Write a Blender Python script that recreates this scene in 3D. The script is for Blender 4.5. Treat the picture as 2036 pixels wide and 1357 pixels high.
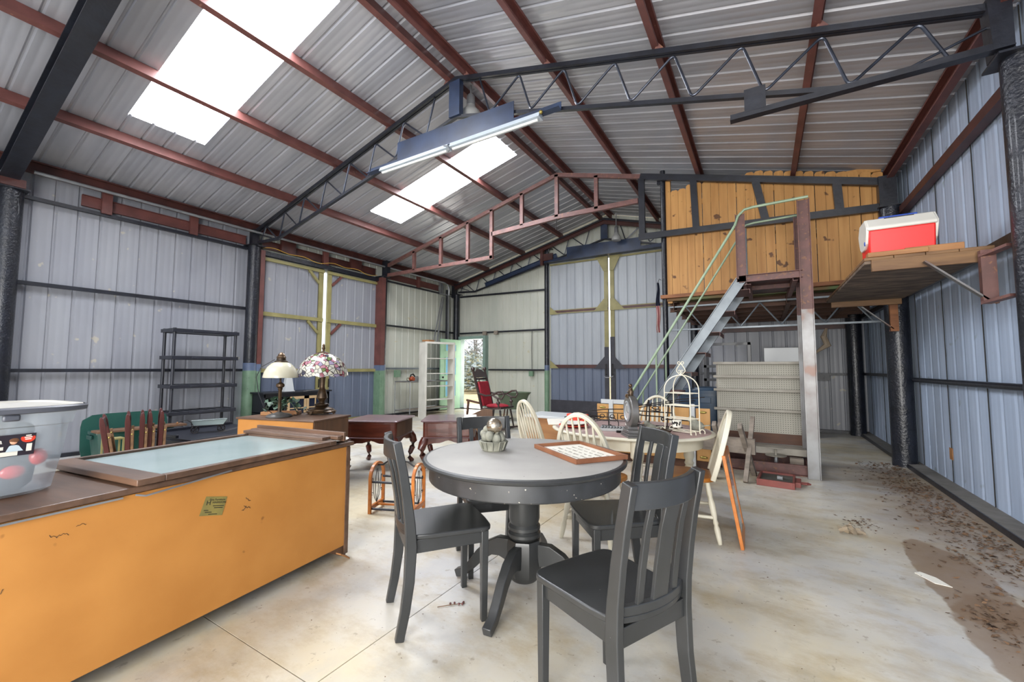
import bpy, math, random
from mathutils import Vector, Matrix
R = math.radians
random.seed(7)
for _o in list(bpy.data.objects):
    bpy.data.objects.remove(_o)
SC = bpy.context.scene
COL = SC.collection

# ---------------------------------------------------------------- camera, sky, sun, exposure
cam_d = bpy.data.cameras.new('camera')
cam_d.sensor_width = 36.0
cam_d.lens = 36.0 * 830.0 / 2036.0
cam_d.clip_start = 0.05
cam_d.clip_end = 300
cam = bpy.data.objects.new('camera', cam_d)
COL.objects.link(cam)
_th = R(30.989); _pt = R(3.7156); _ro = 0.003
_fw = Vector((-math.sin(_th) * math.cos(_pt), math.cos(_th) * math.cos(_pt), math.sin(_pt)))
_rt = Vector((math.cos(_th), math.sin(_th), 0)); _up = _rt.cross(_fw)
_rt, _up = _rt * math.cos(_ro) + _up * math.sin(_ro), _up * math.cos(_ro) - _rt * math.sin(_ro)
cam.matrix_world = Matrix(((_rt.x, _up.x, -_fw.x, 0), (_rt.y, _up.y, -_fw.y, 0), (_rt.z, _up.z, -_fw.z, 1.22), (0, 0, 0, 1)))
SC.camera = cam

W = bpy.data.worlds.new('sky'); SC.world = W; W.use_nodes = True
_n = W.node_tree.nodes; _bg = _n['Background']
_bg.inputs[0].default_value = (0.86, 0.92, 1.0, 1); _bg.inputs[1].default_value = 1.5

sun_d = bpy.data.lights.new('sun', 'SUN'); sun_d.energy = 4.0; sun_d.angle = R(1.0); sun_d.color = (1.0, 0.93, 0.82)
sun = bpy.data.objects.new('sun', sun_d); COL.objects.link(sun)
sun.rotation_euler = Vector((0.55, -0.70, -0.62)).to_track_quat('-Z', 'Y').to_euler()
sun.location = (-20, 20, 20)

def area(name, loc, direction, sx, sy, power, color):
    d = bpy.data.lights.new(name, 'AREA'); d.shape = 'RECTANGLE'; d.size = sx; d.size_y = sy
    d.energy = power; d.color = color
    o = bpy.data.objects.new(name, d); COL.objects.link(o); o.location = loc
    o.rotation_euler = Vector(direction).to_track_quat('-Z', 'Z').to_euler()
    return o
# daylight entering through the big open end of the shed behind the camera and through the open door
area('daylight_open_end', (-0.1, -3.3, 1.7), (0.0, 1, 0.02), 3.4, 3.2, 470, (1.0, 0.975, 0.93))
area('daylight_doorway', (-7.44, 10.6, 1.1), (0.35, -1, -0.1), 0.8, 1.9, 30, (1.0, 0.97, 0.9))

vs = SC.view_settings
vs.view_transform = 'Standard'; vs.look = 'None'; vs.gamma = 1.0; vs.exposure = 0.35; vs.use_curve_mapping = False
SC.cycles.max_bounces = 8; SC.cycles.diffuse_bounces = 5; SC.cycles.glossy_bounces = 3
SC.cycles.transmission_bounces = 6; SC.cycles.transparent_max_bounces = 12
SC.cycles.caustics_reflective = False; SC.cycles.caustics_refractive = False
SC.cycles.sample_clamp_indirect = 4.0
SC.cycles.use_denoising = True

# ---------------------------------------------------------------- materials
def lin(c):
    if isinstance(c, str):
        c = tuple(int(c[i:i + 2], 16) / 255 for i in (0, 2, 4))
    return tuple((v / 12.92 if v <= 0.04045 else ((v + 0.055) / 1.055) ** 2.4) for v in c) + (1,)
MATS = {}
def mat(name, c1, c2=None, rough=0.6, metal=0.0, scale=6.0, stretch=(1, 1, 1), bump=0.0, bscale=None, detail=4, lo=0.35, hi=0.65,
        spk=None, spk_scale=60.0, spk_at=0.68, spec=0.5, alpha=1.0, trans=0.0, emit=None, estr=0.0, coat=0.0, rot=(0, 0, 0)):
    m = bpy.data.materials.new(name); m.use_nodes = True
    nt = m.node_tree; b = nt.nodes['Principled BSDF']
    tc = nt.nodes.new('ShaderNodeTexCoord'); mp = nt.nodes.new('ShaderNodeMapping')
    mp.inputs['Scale'].default_value = stretch; mp.inputs['Rotation'].default_value = rot
    nt.links.new(tc.outputs['Object'], mp.inputs[0])
    col = None
    if c2 is not None:
        nz = nt.nodes.new('ShaderNodeTexNoise'); nz.inputs['Scale'].default_value = scale; nz.inputs['Detail'].default_value = detail
        nt.links.new(mp.outputs[0], nz.inputs['Vector'])
        rp = nt.nodes.new('ShaderNodeValToRGB'); rp.color_ramp.elements[0].position = lo; rp.color_ramp.elements[1].position = hi
        rp.color_ramp.elements[0].color = lin(c1); rp.color_ramp.elements[1].color = lin(c2)
        nt.links.new(nz.outputs[0], rp.inputs[0]); col = rp.outputs[0]
    if spk is not None:
        n2 = nt.nodes.new('ShaderNodeTexNoise'); n2.inputs['Scale'].default_value = spk_scale; n2.inputs['Detail'].default_value = 2
        nt.links.new(tc.outputs['Object'], n2.inputs['Vector'])
        r2 = nt.nodes.new('ShaderNodeValToRGB'); r2.color_ramp.elements[0].position = spk_at; r2.color_ramp.elements[1].position = min(1, spk_at + 0.04)
        nt.links.new(n2.outputs[0], r2.inputs[0])
        mx = nt.nodes.new('ShaderNodeMix'); mx.data_type = 'RGBA'
        nt.links.new(r2.outputs[0], mx.inputs[0])
        if col is not None: nt.links.new(col, mx.inputs[6])
        else: mx.inputs[6].default_value = lin(c1)
        mx.inputs[7].default_value = lin(spk); col = mx.outputs[2]
    if col is not None: nt.links.new(col, b.inputs['Base Color'])
    else: b.inputs['Base Color'].default_value = lin(c1)
    b.inputs['Roughness'].default_value = rough; b.inputs['Metallic'].default_value = metal
    b.inputs['Specular IOR Level'].default_value = spec
    b.inputs['Alpha'].default_value = alpha; b.inputs['Transmission Weight'].default_value = trans
    b.inputs['Coat Weight'].default_value = coat
    if emit is not None:
        b.inputs['Emission Color'].default_value = lin(emit); b.inputs['Emission Strength'].default_value = estr
    if bump > 0:
        n3 = nt.nodes.new('ShaderNodeTexNoise'); n3.inputs['Scale'].default_value = bscale or scale * 3; n3.inputs['Detail'].default_value = 3
        nt.links.new(mp.outputs[0], n3.inputs['Vector'])
        bp = nt.nodes.new('ShaderNodeBump'); bp.inputs['Strength'].default_value = bump; bp.inputs['Distance'].default_value = 0.01
        nt.links.new(n3.outputs[0], bp.inputs['Height']); nt.links.new(bp.outputs[0], b.inputs['Normal'])
    MATS[name] = m
    return m
M = MATS
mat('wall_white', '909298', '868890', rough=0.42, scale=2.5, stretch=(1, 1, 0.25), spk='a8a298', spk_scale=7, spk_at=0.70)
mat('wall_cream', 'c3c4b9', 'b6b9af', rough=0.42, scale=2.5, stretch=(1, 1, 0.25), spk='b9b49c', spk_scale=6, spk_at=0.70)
mat('wall_blue', 'b3c1d6', 'a5b4ca', rough=0.40, scale=3.0, stretch=(1, 1, 0.15), spk='93a0ac', spk_scale=5, spk_at=0.70)
mat('door_blue', '656e80', '596173', rough=0.45, scale=3.0, stretch=(1, 1, 0.2))
mat('roof_metal', 'b2b2b8', '9fa0a7', rough=0.34, metal=0.35, scale=1.6, stretch=(0.35, 2.2, 1))
mat('red_primer', '6a3f3a', '583430', rough=0.5, scale=5, spk='7d5646', spk_scale=25, spk_at=0.70)
mat('rust_steel', '6e4a45', '5a3e3a', rough=0.55, scale=9, spk='7c553f', spk_scale=26, spk_at=0.62)
mat('brown_steel', '4f2a24', '3c211e', rough=0.45, scale=5)
mat('black_steel', '1d2029', '14151c', rough=0.4, scale=7, bump=0.2, bscale=22, coat=0.1)
mat('black_pipe', '191c26', '101219', rough=0.36, scale=8, bump=0.7, bscale=40, coat=0.12)
mat('navy_steel', '2c3a55', '232c40', rough=0.38, scale=4)
mat('galv', '7b7c7d', '5d5856', rough=0.36, metal=0.4, scale=3, lo=0.4, hi=0.65, spk='5f4a42', spk_scale=3, spk_at=0.64)
mat('grey_steel', '70777c', '5f666c', rough=0.38, metal=0.3, scale=6)
mat('rod_steel', '3a3f4b', '2a2d36', rough=0.3, metal=0.5, scale=6)
mat('yellow_steel', '938b5c', '817a4e', rough=0.5, scale=5)
mat('green_paint', '738f76', '658269', rough=0.45, scale=8, spk='4f6655', spk_scale=20, spk_at=0.68)
mat('blue_band', '5d6b86', '525f78', rough=0.45, scale=8)
mat('mint_paint', 'a9cfae', '9dc4a5', rough=0.45, scale=5)
mat('teal_trim', '879d94', '7b9188', rough=0.45, scale=5)
mat('rail_green', '93a68a', '84987c', rough=0.4, scale=8)
mat('dark_strip', '34333b', '2a2a31', rough=0.55, scale=6, spk='4a4950', spk_scale=30, spk_at=0.66)
mat('pine', 'bd8c4f', 'a4723a', rough=0.55, scale=2.0, stretch=(9, 9, 0.7), lo=0.3, hi=0.75, spk='5f3a18', spk_scale=7, spk_at=0.675, bump=0.05)
mat('ledger_wood', '96613a', '75482a', rough=0.65, scale=3, stretch=(1, 6, 6), bump=0.1)
mat('old_ply', '7d6b5a', '4f4239', rough=0.75, scale=2.2, stretch=(2.2, 6, 1), lo=0.35, hi=0.62, bump=0.15)
mat('plank_brown', '80603f', '63472f', rough=0.65, scale=2.5, stretch=(1, 7, 7), bump=0.12)
mat('plank_tan', 'a8784a', '8c5f38', rough=0.6, scale=3, stretch=(1, 7, 7))
mat('grey_wood', '8f8478', '6f655b', rough=0.75, scale=3, stretch=(2, 5, 5), spk='4b3a30', spk_scale=5, spk_at=0.72, bump=0.1)
mat('dark_beam', '5a3a28', '452b1d', rough=0.65, scale=3, stretch=(1, 5, 5))
mat('deck_green', '5b6b42', '6e5233', rough=0.7, scale=3)
mat('black_paint', '303132', '282929', rough=0.38, scale=5, spk='8b8983', spk_scale=70, spk_at=0.765, coat=0.15)
mat('table_top', 'a19e98', '96938e', rough=0.6, scale=3, spk='5b5957', spk_scale=40, spk_at=0.75)
mat('table_edge', '2b2c2d', '37383a', rough=0.35, scale=9, spk='b9b2a2', spk_scale=60, spk_at=0.70)
mat('cream_paint', 'cfc9b6', 'c2bba6', rough=0.45, scale=6)
mat('white_paint', 'd8d5cb', 'cbc8be', rough=0.5, scale=4)
mat('honey_wood', 'b9772f', 'a36222', rough=0.38, scale=4, stretch=(5, 1, 1), coat=0.2)
mat('orange_wood', 'c5752b', 'a95f20', rough=0.4, scale=4, stretch=(1, 1, 4), coat=0.2)
mat('pink_top', 'a98d88', '9b7f7a', rough=0.4, scale=4, spk='c8b9b0', spk_scale=8, spk_at=0.66)
mat('cherry', '5d2a1c', '43190f', rough=0.28, scale=3, stretch=(1, 1, 5), coat=0.4)
mat('cherry_top', '6b5255', '5b4448', rough=0.38, scale=4, coat=0.3)
mat('hardboard', 'c2853f', 'b27633', rough=0.6, scale=3.5, detail=8, lo=0.3, hi=0.7, spk='8f5c26', spk_scale=11, spk_at=0.73)
mat('walnut', '6c5140', '4f3b2e', rough=0.4, scale=2.5, stretch=(1, 8, 8), lo=0.3, hi=0.7, bump=0.05)
mat('walnut_dull', '6a4d38', '574030', rough=0.6, scale=3, stretch=(6, 6, 1))
mat('mirror_pane', 'a9b9b7', 'a0b1b0', rough=0.18, scale=3, coat=0.3)
mat('bronze', '5b4630', '33291f', rough=0.38, metal=0.6, scale=14)
mat('pewter', '6f6c69', '565452', rough=0.35, metal=0.4, scale=9)
mat('dark_iron', '2e2927', '201d1c', rough=0.5, metal=0.4, scale=10)
mat('milk_glass', 'c0bba6', 'b5b09a', rough=0.25, scale=5, coat=0.4, emit='f0ecd8', estr=0.0)
mat('leaf_green', '3f5a45', '2d4334', rough=0.55, scale=20)
mat('dry_leaf', '76593f', '54402f', rough=0.85, scale=30)
mat('stone', '8a897b', '6c6c61', rough=0.7, scale=16, bump=0.4)
mat('silver_ball', 'b9ab97', 'a2937f', rough=0.22, metal=0.9, scale=4)
mat('frame_wood', '8b5a3c', '70452c', rough=0.55, scale=5)
mat('paper', 'e4e0d4', 'dcd8cb', rough=0.7, scale=5)
mat('script_ink', '9a948a', rough=0.8)
mat('ink', '1c1a18', rough=0.7)
mat('gold_label', '8d8045', '6f6740', rough=0.4, scale=9)
mat('bin_plastic', 'd3dce2', rough=0.3, alpha=0.40, spec=0.5)
mat('bin_lid', 'b9b6ae', 'a9a69e', rough=0.4, scale=4)
mat('bin_rim', '54565e', rough=0.4)
mat('cloth_cream', 'b9a68a', 'a8957b', rough=0.8, scale=6)
mat('cloth_dark', '242a33', '2f3640', rough=0.8, scale=6)
mat('ornament_red', 'd0211c', rough=0.2, coat=0.4)
mat('label_dark', '241d28', rough=0.5)
mat('label_red', 'cf3b22', rough=0.5)
mat('skin_print', 'd9a283', rough=0.6)
mat('hair_print', '6a4328', rough=0.6)
mat('shirt_print', 'b9c7cf', rough=0.6)
mat('cooler_red', 'e2231f', 'd81f1c', rough=0.4, scale=3)
mat('cooler_white', 'dcd9d0', 'd3d0c7', rough=0.4, scale=3)
mat('cooler_blue', '2b4aa0', rough=0.35)
mat('tote_green', '1f4a40', '18403a', rough=0.4, scale=4)
mat('tote_blue', '2a4157', '223649', rough=0.4, scale=4)
mat('black_plastic', '23252e', '1b1d25', rough=0.4, scale=6)
mat('maroon_wood', '5a2a26', '431d1b', rough=0.3, scale=4, stretch=(4, 4, 1), coat=0.3)
mat('crimson', '9c1a2b', '821322', rough=0.7, scale=10)
mat('dark_wood', '3a2a26', '2a1e1b', rough=0.35, scale=5, coat=0.3)
mat('console_black', '191b24', '14161d', rough=0.45, scale=4)
mat('tan_wood', 'b59a75', 'a58a66', rough=0.55, scale=3)
mat('navy_glass', '1a2030', rough=0.12)
mat('fixture_white', 'b9c3cc', 'aeb8c2', rough=0.35, scale=4)
mat('tube_white', 'dfe0dc', rough=0.3)
mat('glass_grey', 'a8a8a6', '999a99', rough=0.3, scale=5, coat=0.3)
mat('tray_red', '87443c', '743a34', rough=0.55, scale=6)
mat('tray_grey', '59574f', '4c4a44', rough=0.8, scale=12)
mat('peg_shelf', '9a9488', '878175', rough=0.5, scale=6)
mat('white_enamel', 'c2c5c6', 'b9bcbd', rough=0.3, scale=2)
mat('saw_orange', '9c4524', rough=0.45)
mat('tub_green', '58664f', '4a5844', rough=0.5, scale=5)
mat('plastic_film', 'b9a488', rough=0.3, alpha=0.6)
mat('flag_blue', '141a30', rough=0.8)
mat('flag_red', '8e2530', rough=0.8)
mat('flag_white', 'b5b0aa', rough=0.8)
mat('cord_yellow', 'c79a3c', rough=0.5)
mat('cord_black', '26262a', rough=0.5)
mat('cord_orange', 'a85a3a', rough=0.5)
mat('brass', '9a8a4c', rough=0.35, metal=0.7)
mat('dry_grass', 'c9b184', 'a8956a', rough=0.95, scale=1.2, detail=8)
mat('bark', '8b8580', '6f6a66', rough=0.9, scale=10)
mat('bush_leaf', 'c3c8bb', 'abb8bd', rough=0.9, scale=3, spk='bdb38a', spk_scale=5, spk_at=0.55)
mat('skylight_panel', 'ffffff', rough=0.6, emit='f4f8ff', estr=24.0)
mat('sky_blue_paint', '6fb7dc', rough=0.45)
mat('gap_dark', '2e2b28', rough=0.9)
mat('conduit', '9a9c9e', '85878a', rough=0.35, metal=0.5, scale=5)

def special_floor():
    m = bpy.data.materials.new('concrete'); m.use_nodes = True; nt = m.node_tree; N = nt.nodes; L = nt.links
    b = N['Principled BSDF']; tc = N.new('ShaderNodeTexCoord')
    def noise(sc, det=6, rough=0.6, st=None):
        n = N.new('ShaderNodeTexNoise'); n.inputs['Scale'].default_value = sc; n.inputs['Detail'].default_value = det
        n.inputs['Roughness'].default_value = rough
        if st:
            mp = N.new('ShaderNodeMapping'); mp.inputs['Scale'].default_value = st; L.new(tc.outputs['Object'], mp.inputs[0]); L.new(mp.outputs[0], n.inputs['Vector'])
        else: L.new(tc.outputs['Object'], n.inputs['Vector'])
        return n.outputs[0]
    def ramp(v, *st):
        r = N.new('ShaderNodeValToRGB'); e = r.color_ramp.elements
        while len(e) < len(st): e.new(0.5)
        for i, (p, c) in enumerate(st): e[i].position = p; e[i].color = lin(c) if isinstance(c, str) else (c, c, c, 1)
        L.new(v, r.inputs[0]); return r.outputs[0]
    def mix(f, a, bb):
        x = N.new('ShaderNodeMix'); x.data_type = 'RGBA'
        L.new(f, x.inputs[0]); L.new(a, x.inputs[6])
        if isinstance(bb, str): x.inputs[7].default_value = lin(bb)
        else: L.new(bb, x.inputs[7])
        return x.outputs[2]
    def math_(op, a, bv=None, bs=None):
        x = N.new('ShaderNodeMath'); x.operation = op
        if isinstance(a, (int, float)): x.inputs[0].default_value = a
        else: L.new(a, x.inputs[0])
        if bs is not None: L.new(bs, x.inputs[1])
        elif bv is not None: x.inputs[1].default_value = bv
        return x.outputs[0]
    c = ramp(noise(0.7), (0.36, 'b4b3b2'), (0.5, 'c6c1b5'), (0.62, 'c7bb9f'))
    c = mix(ramp(noise(2.3, 8, 0.7, (1, 1.6, 1)), (0.47, 0.0), (0.66, 0.60)), c, 'a18c62')
    c = mix(ramp(noise(1.4, 8, 0.65, (1.5, 1, 1)), (0.50, 0.0), (0.68, 0.45)), c, '9a9d9f')
    c = mix(ramp(noise(16, 3), (0.64, 0.0), (0.69, 0.5)), c, '8a7c68')
    c = mix(ramp(noise(55, 2), (0.72, 0.0), (0.74, 0.8)), c, '5a4c3e')
    # dried dirt washed in along the right wall
    sep = N.new('ShaderNodeSeparateXYZ'); L.new(tc.outputs['Object'], sep.inputs[0])
    nx = noise(1.6, 6, 0.6)
    def blob(cx, cy, rx, ry):
        dx = math_('MULTIPLY', math_('SUBTRACT', sep.outputs[0], cx), 1 / rx); dy = math_('MULTIPLY', math_('SUBTRACT', sep.outputs[1], cy), 1 / ry)
        d = math_('ADD', math_('MULTIPLY', dx, bs=dx), bs=math_('MULTIPLY', dy, bs=dy))
        return math_('ADD', d, bs=math_('MULTIPLY', math_('SUBTRACT', nx, 0.5), 2.2))
    for (cx, cy, rx, ry, s) in ((0.93, 3.45, 0.20, 0.62, 0.8), (1.00, 2.75, 0.26, 0.6, 0.8), (1.40, 5.2, 0.45, 2.2, 0.55), (1.15, 4.4, 0.60, 2.4, 0.38), (0.95, 6.3, 0.7, 0.8, 0.35)):
        c = mix(ramp(blob(cx, cy, rx, ry), (0.0, s), (0.80 if s > 0.6 else 0.3, s * 0.9), (0.92 if s > 0.6 else 1.0, 0.0)), c, '7d6650')
    L.new(c, b.inputs['Base Color'])
    r = ramp(noise(3.0), (0.3, 0.34), (0.7, 0.55)); L.new(r, b.inputs['Roughness'])
    MATS['concrete'] = m
mat('honey_board', 'c39458', 'b5864b', rough=0.5, scale=2, stretch=(5, 5, 0.8))
mat('curb_dust', '7a7670', '6a665f', rough=0.85, scale=9)
mat('wall_grey', 'a9aeb4', '9ca1a8', rough=0.42, scale=2.5, stretch=(1, 1, 0.25))
special_floor()

def special_peg():
    m = bpy.data.materials.new('pegboard'); m.use_nodes = True; nt = m.node_tree; N = nt.nodes; L = nt.links
    b = N['Principled BSDF']; tc = N.new('ShaderNodeTexCoord'); sep = N.new('ShaderNodeSeparateXYZ'); L.new(tc.outputs['Object'], sep.inputs[0])
    def mm(op, a, v=None, s=None):
        x = N.new('ShaderNodeMath'); x.operation = op; L.new(a, x.inputs[0])
        if s is not None: L.new(s, x.inputs[1])
        elif v is not None: x.inputs[1].default_value = v
        return x.outputs[0]
    q = []
    for k in (0, 2):
        f = mm('SUBTRACT', mm('FRACT', mm('MULTIPLY', sep.outputs[k], 1 / 0.027)), 0.5); q.append(mm('MULTIPLY', f, s=f))
    d = mm('ADD', q[0], s=q[1]); lt = mm('LESS_THAN', d, 0.035)
    mx = N.new('ShaderNodeMix'); mx.data_type = 'RGBA'; L.new(lt, mx.inputs[0])
    mx.inputs[6].default_value = lin('a29e91'); mx.inputs[7].default_value = lin('4c4a44'); L.new(mx.outputs[2], b.inputs['Base Color'])
    b.inputs['Roughness'].default_value = 0.55; MATS['pegboard'] = m
special_peg()

def special_glass():
    m = bpy.data.materials.new('stained_glass'); m.use_nodes = True; nt = m.node_tree; N = nt.nodes; L = nt.links
    b = N['Principled BSDF']; tc = N.new('ShaderNodeTexCoord')
    v = N.new('ShaderNodeTexVoronoi'); v.inputs['Scale'].default_value = 24; L.new(tc.outputs['Object'], v.inputs['Vector'])
    e = N.new('ShaderNodeTexVoronoi'); e.feature = 'DISTANCE_TO_EDGE'; e.inputs['Scale'].default_value = 24; L.new(tc.outputs['Object'], e.inputs['Vector'])
    sx = N.new('ShaderNodeSeparateColor'); L.new(v.outputs['Color'], sx.inputs[0])
    r = N.new('ShaderNodeValToRGB'); r.color_ramp.interpolation = 'CONSTANT'; el = r.color_ramp.elements
    cols = [(0.0, 'b9b6aa'), (0.30, 'a0707c'), (0.38, 'b0aea4'), (0.54, '7c3a40'), (0.61, 'a8686f'), (0.68, 'b5b09e'), (0.83, '5c6c3c'), (0.89, '8d8399'), (0.95, '3a3b4a')]
    while len(el) < len(cols): el.new(0.5)
    for i, (p, c) in enumerate(cols): el[i].position = p; el[i].color = lin(c)
    L.new(sx.outputs[0], r.inputs[0])
    lt = N.new('ShaderNodeMath'); lt.operation = 'LESS_THAN'; lt.inputs[1].default_value = 0.055; L.new(e.outputs['Distance'], lt.inputs[0])
    mx = N.new('ShaderNodeMix'); mx.data_type = 'RGBA'; L.new(lt.outputs[0], mx.inputs[0]); L.new(r.outputs[0], mx.inputs[6]); mx.inputs[7].default_value = lin('2a2524')
    L.new(mx.outputs[2], b.inputs['Base Color']); b.inputs['Roughness'].default_value = 0.2; b.inputs['Coat Weight'].default_value = 0.4
    MATS['stained_glass'] = m
special_glass()

# ---------------------------------------------------------------- mesh helpers
Z = Vector((0, 0, 1))
def V(*a): return Vector(a[0]) if len(a) == 1 else Vector(a)
def rect(w, h): return [(-w / 2, -h / 2), (w / 2, -h / 2), (w / 2, h / 2), (-w / 2, h / 2)]
def ngon(r, n=8): return [(r * math.cos(2 * math.pi * i / n), r * math.sin(2 * math.pi * i / n)) for i in range(n)]
def cprof(w, h, t, lip=0.0):   # C channel open to +x, w flange, h depth
    p = [(0, -h / 2), (w, -h / 2), (w, -h / 2 + max(lip, t))]
    if lip: p += [(w - t, -h / 2 + lip), (w - t, -h / 2 + t)]
    else: p += []
    p += [(t, -h / 2 + t), (t, h / 2 - t)]
    if lip: p += [(w - t, h / 2 - t), (w - t, h / 2 - lip)]
    p += [(w, h / 2 - max(lip, t)), (w, h / 2), (0, h / 2)]
    return [(x - w / 2, y) for x, y in p]
def lprof(w, h, t): return [(0, 0), (w, 0), (w, t), (t, t), (t, h), (0, h)]
def iprof(w, h, t): return [(-w/2, -h/2), (w/2, -h/2), (w/2, -h/2+t), (t/2, -h/2+t), (t/2, h/2-t), (w/2, h/2-t), (w/2, h/2), (-w/2, h/2), (-w/2, h/2-t), (-t/2, h/2-t), (-t/2, -h/2+t), (-w/2, -h/2+t)]

class MB:
    def __init__(s): s.v = []; s.f = []; s.m = []
    def add(s, vs, fs, mi=0):
        n = len(s.v); s.v += [tuple(v) for v in vs]
        for f in fs: s.f.append(tuple(i + n for i in f)); s.m.append(mi)
        return s
    def box(s, x0, x1, y0, y1, z0, z1, mi=0):
        v = [(x, y, z) for z in (z0, z1) for y in (y0, y1) for x in (x0, x1)]
        return s.add(v, [(0, 2, 3, 1), (4, 5, 7, 6), (0, 1, 5, 4), (2, 6, 7, 3), (0, 4, 6, 2), (1, 3, 7, 5)], mi)
    def cbox(s, c, sx, sy, sz, mi=0, rz=0):
        ca, sa = math.cos(rz), math.sin(rz); v = []
        for dz in (-sz / 2, sz / 2):
            for dy in (-sy / 2, sy / 2):
                for dx in (-sx / 2, sx / 2): v.append((c[0] + dx * ca - dy * sa, c[1] + dx * sa + dy * ca, c[2] + dz))
        return s.add(v, [(0, 2, 3, 1), (4, 5, 7, 6), (0, 1, 5, 4), (2, 6, 7, 3), (0, 4, 6, 2), (1, 3, 7, 5)], mi)
    def sweep(s, path, prof, up=Z, closed=False, sc=None, mi=0, cap=True):
        path = [Vector(p) for p in path]; n = len(path); k = len(prof); vs = []
        for i, p in enumerate(path):
            if closed: t = (path[(i + 1) % n] - path[i - 1])
            elif i == 0: t = path[1] - p
            elif i == n - 1: t = p - path[i - 1]
            else:
                a = (p - path[i - 1]).normalized(); b = (path[i + 1] - p).normalized(); t = a + b
                if t.length < 1e-6: t = b
            t = t.normalized(); u = Vector(up)
            if abs(t.dot(u.normalized())) > 0.98: u = Vector((1, 0, 0)) if abs(t.x) < 0.9 else Vector((0, 1, 0))
            side = t.cross(u).normalized(); nn = side.cross(t).normalized()
            f = 1.0
            if 0 < i < n - 1 and not closed:
                a = (p - path[i - 1]).normalized(); c = max(0.35, t.dot(a)); f = 1.0
            q = sc[i] if sc else 1.0
            qx, qy = q if isinstance(q, tuple) else (q, q)
            vs += [p + side * x * qx + nn * y * qy for x, y in prof]
        fs = []
        for i in range(n if closed else n - 1):
            a = i * k; b = ((i + 1) % n) * k
            for j in range(k): j2 = (j + 1) % k; fs.append((a + j, a + j2, b + j2, b + j))
        if not closed and cap: fs.append(tuple(range(k - 1, -1, -1))); fs.append(tuple((n - 1) * k + j for j in range(k)))
        return s.add(vs, fs, mi)
    def beam(s, a, b, w, h, up=Z, mi=0): return s.sweep([a, b], rect(w, h), up, mi=mi)
    def tube(s, path, r, n=8, closed=False, mi=0, sc=None):
        path = [Vector(p) for p in path]; m = len(path); k = n; vs = []
        t0 = (path[1] - path[0]).normalized(); u = Vector((0, 0, 1)) if abs(t0.z) < 0.9 else Vector((1, 0, 0)); nn = t0.cross(u).normalized()
        for i, p in enumerate(path):
            if closed: t = (path[(i + 1) % m] - path[i - 1]).normalized()
            elif i == 0: t = t0
            elif i == m - 1: t = (p - path[i - 1]).normalized()
            else: t = ((p - path[i - 1]).normalized() + (path[i + 1] - p).normalized()); t = t.normalized() if t.length > 1e-6 else (path[i + 1] - p).normalized()
            nn = (nn - t * nn.dot(t)); nn = nn.normalized() if nn.length > 1e-6 else t.orthogonal().normalized()
            bb = t.cross(nn); q = r * (sc[i] if sc else 1)
            vs += [p + nn * q * math.cos(2 * math.pi * j / k) + bb * q * math.sin(2 * math.pi * j / k) for j in range(k)]
        fs = []
        for i in range(m if closed else m - 1):
            a = i * k; b = ((i + 1) % m) * k
            for j in range(k): j2 = (j + 1) % k; fs.append((a + j, a + j2, b + j2, b + j))
        if not closed: fs.append(tuple(range(k - 1, -1, -1))); fs.append(tuple((m - 1) * k + j for j in range(k)))
        return s.add(vs, fs, mi)
    def cyl(s, a, b, r0, r1=None, n=16, mi=0):
        r1 = r0 if r1 is None else r1
        return s.tube([a, b], 1.0, n, mi=mi, sc=[r0, r1])
    def lathe(s, prof, n=24, c=(0, 0, 0), axis=None, mi=0, cap=True):
        # axis: optional 3x3 matrix for a tilted lathe
        vs = []; k = len(prof)
        for r, z in prof:
            for j in range(n):
                a = 2 * math.pi * j / n; p = Vector((r * math.cos(a), r * math.sin(a), z))
                if axis is not None: p = axis @ p
                vs.append(p + Vector(c))
        fs = []
        for i in range(k - 1):
            for j in range(n): j2 = (j + 1) % n; fs.append((i * n + j, i * n + j2, (i + 1) * n + j2, (i + 1) * n + j))
        if cap: fs.append(tuple(range(n - 1, -1, -1))); fs.append(tuple((k - 1) * n + j for j in range(n)))
        return s.add(vs, fs, mi)
    def ball(s, c, r, nu=14, nv=9, sc=(1, 1, 1), mi=0):
        pr = [(max(1e-4, r * math.sin(math.pi * i / nv)), -r * math.cos(math.pi * i / nv)) for i in range(nv + 1)]
        return s.lathe([(a, b) for a, b in pr], nu, c, Matrix.Diagonal(sc), mi)
    def prism(s, poly, vec, mi=0):
        poly = [Vector(p) for p in poly]; vec = Vector(vec); n = len(poly)
        vs = poly + [p + vec for p in poly]
        fs = [tuple(range(n - 1, -1, -1)), tuple(range(n, 2 * n))] + [(i, (i + 1) % n, n + (i + 1) % n, n + i) for i in range(n)]
        return s.add(vs, fs, mi)
    def xf(s, mtx, start=0):
        for i in range(start, len(s.v)): s.v[i] = tuple(mtx @ Vector(s.v[i]))
        return s
    def build(s, name, mats, parent=None, bev=0.0, ang=35, local=False):
        me = bpy.data.meshes.new(name); me.from_pydata(s.v, [], s.f)
        mats = mats if isinstance(mats, (list, tuple)) else [mats]
        for m_ in mats: me.materials.append(MATS[m_])
        if len(mats) > 1: me.polygons.foreach_set('material_index', s.m)
        me.polygons.foreach_set('use_smooth', [True] * len(me.polygons)); me.validate(); me.update()
        import bmesh
        bm = bmesh.new(); bm.from_mesh(me); bmesh.ops.recalc_face_normals(bm, faces=bm.faces); bm.to_mesh(me); bm.free()
        me.set_sharp_from_angle(angle=R(ang))
        o = bpy.data.objects.new(name, me); COL.objects.link(o)
        if parent is not None:
            o.parent = parent
            if not local:
                root = parent
                while root.parent: root = root.parent
                if root == parent: o.matrix_parent_inverse = Matrix.LocRotScale(root.location, root.rotation_euler, None).inverted()
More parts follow.
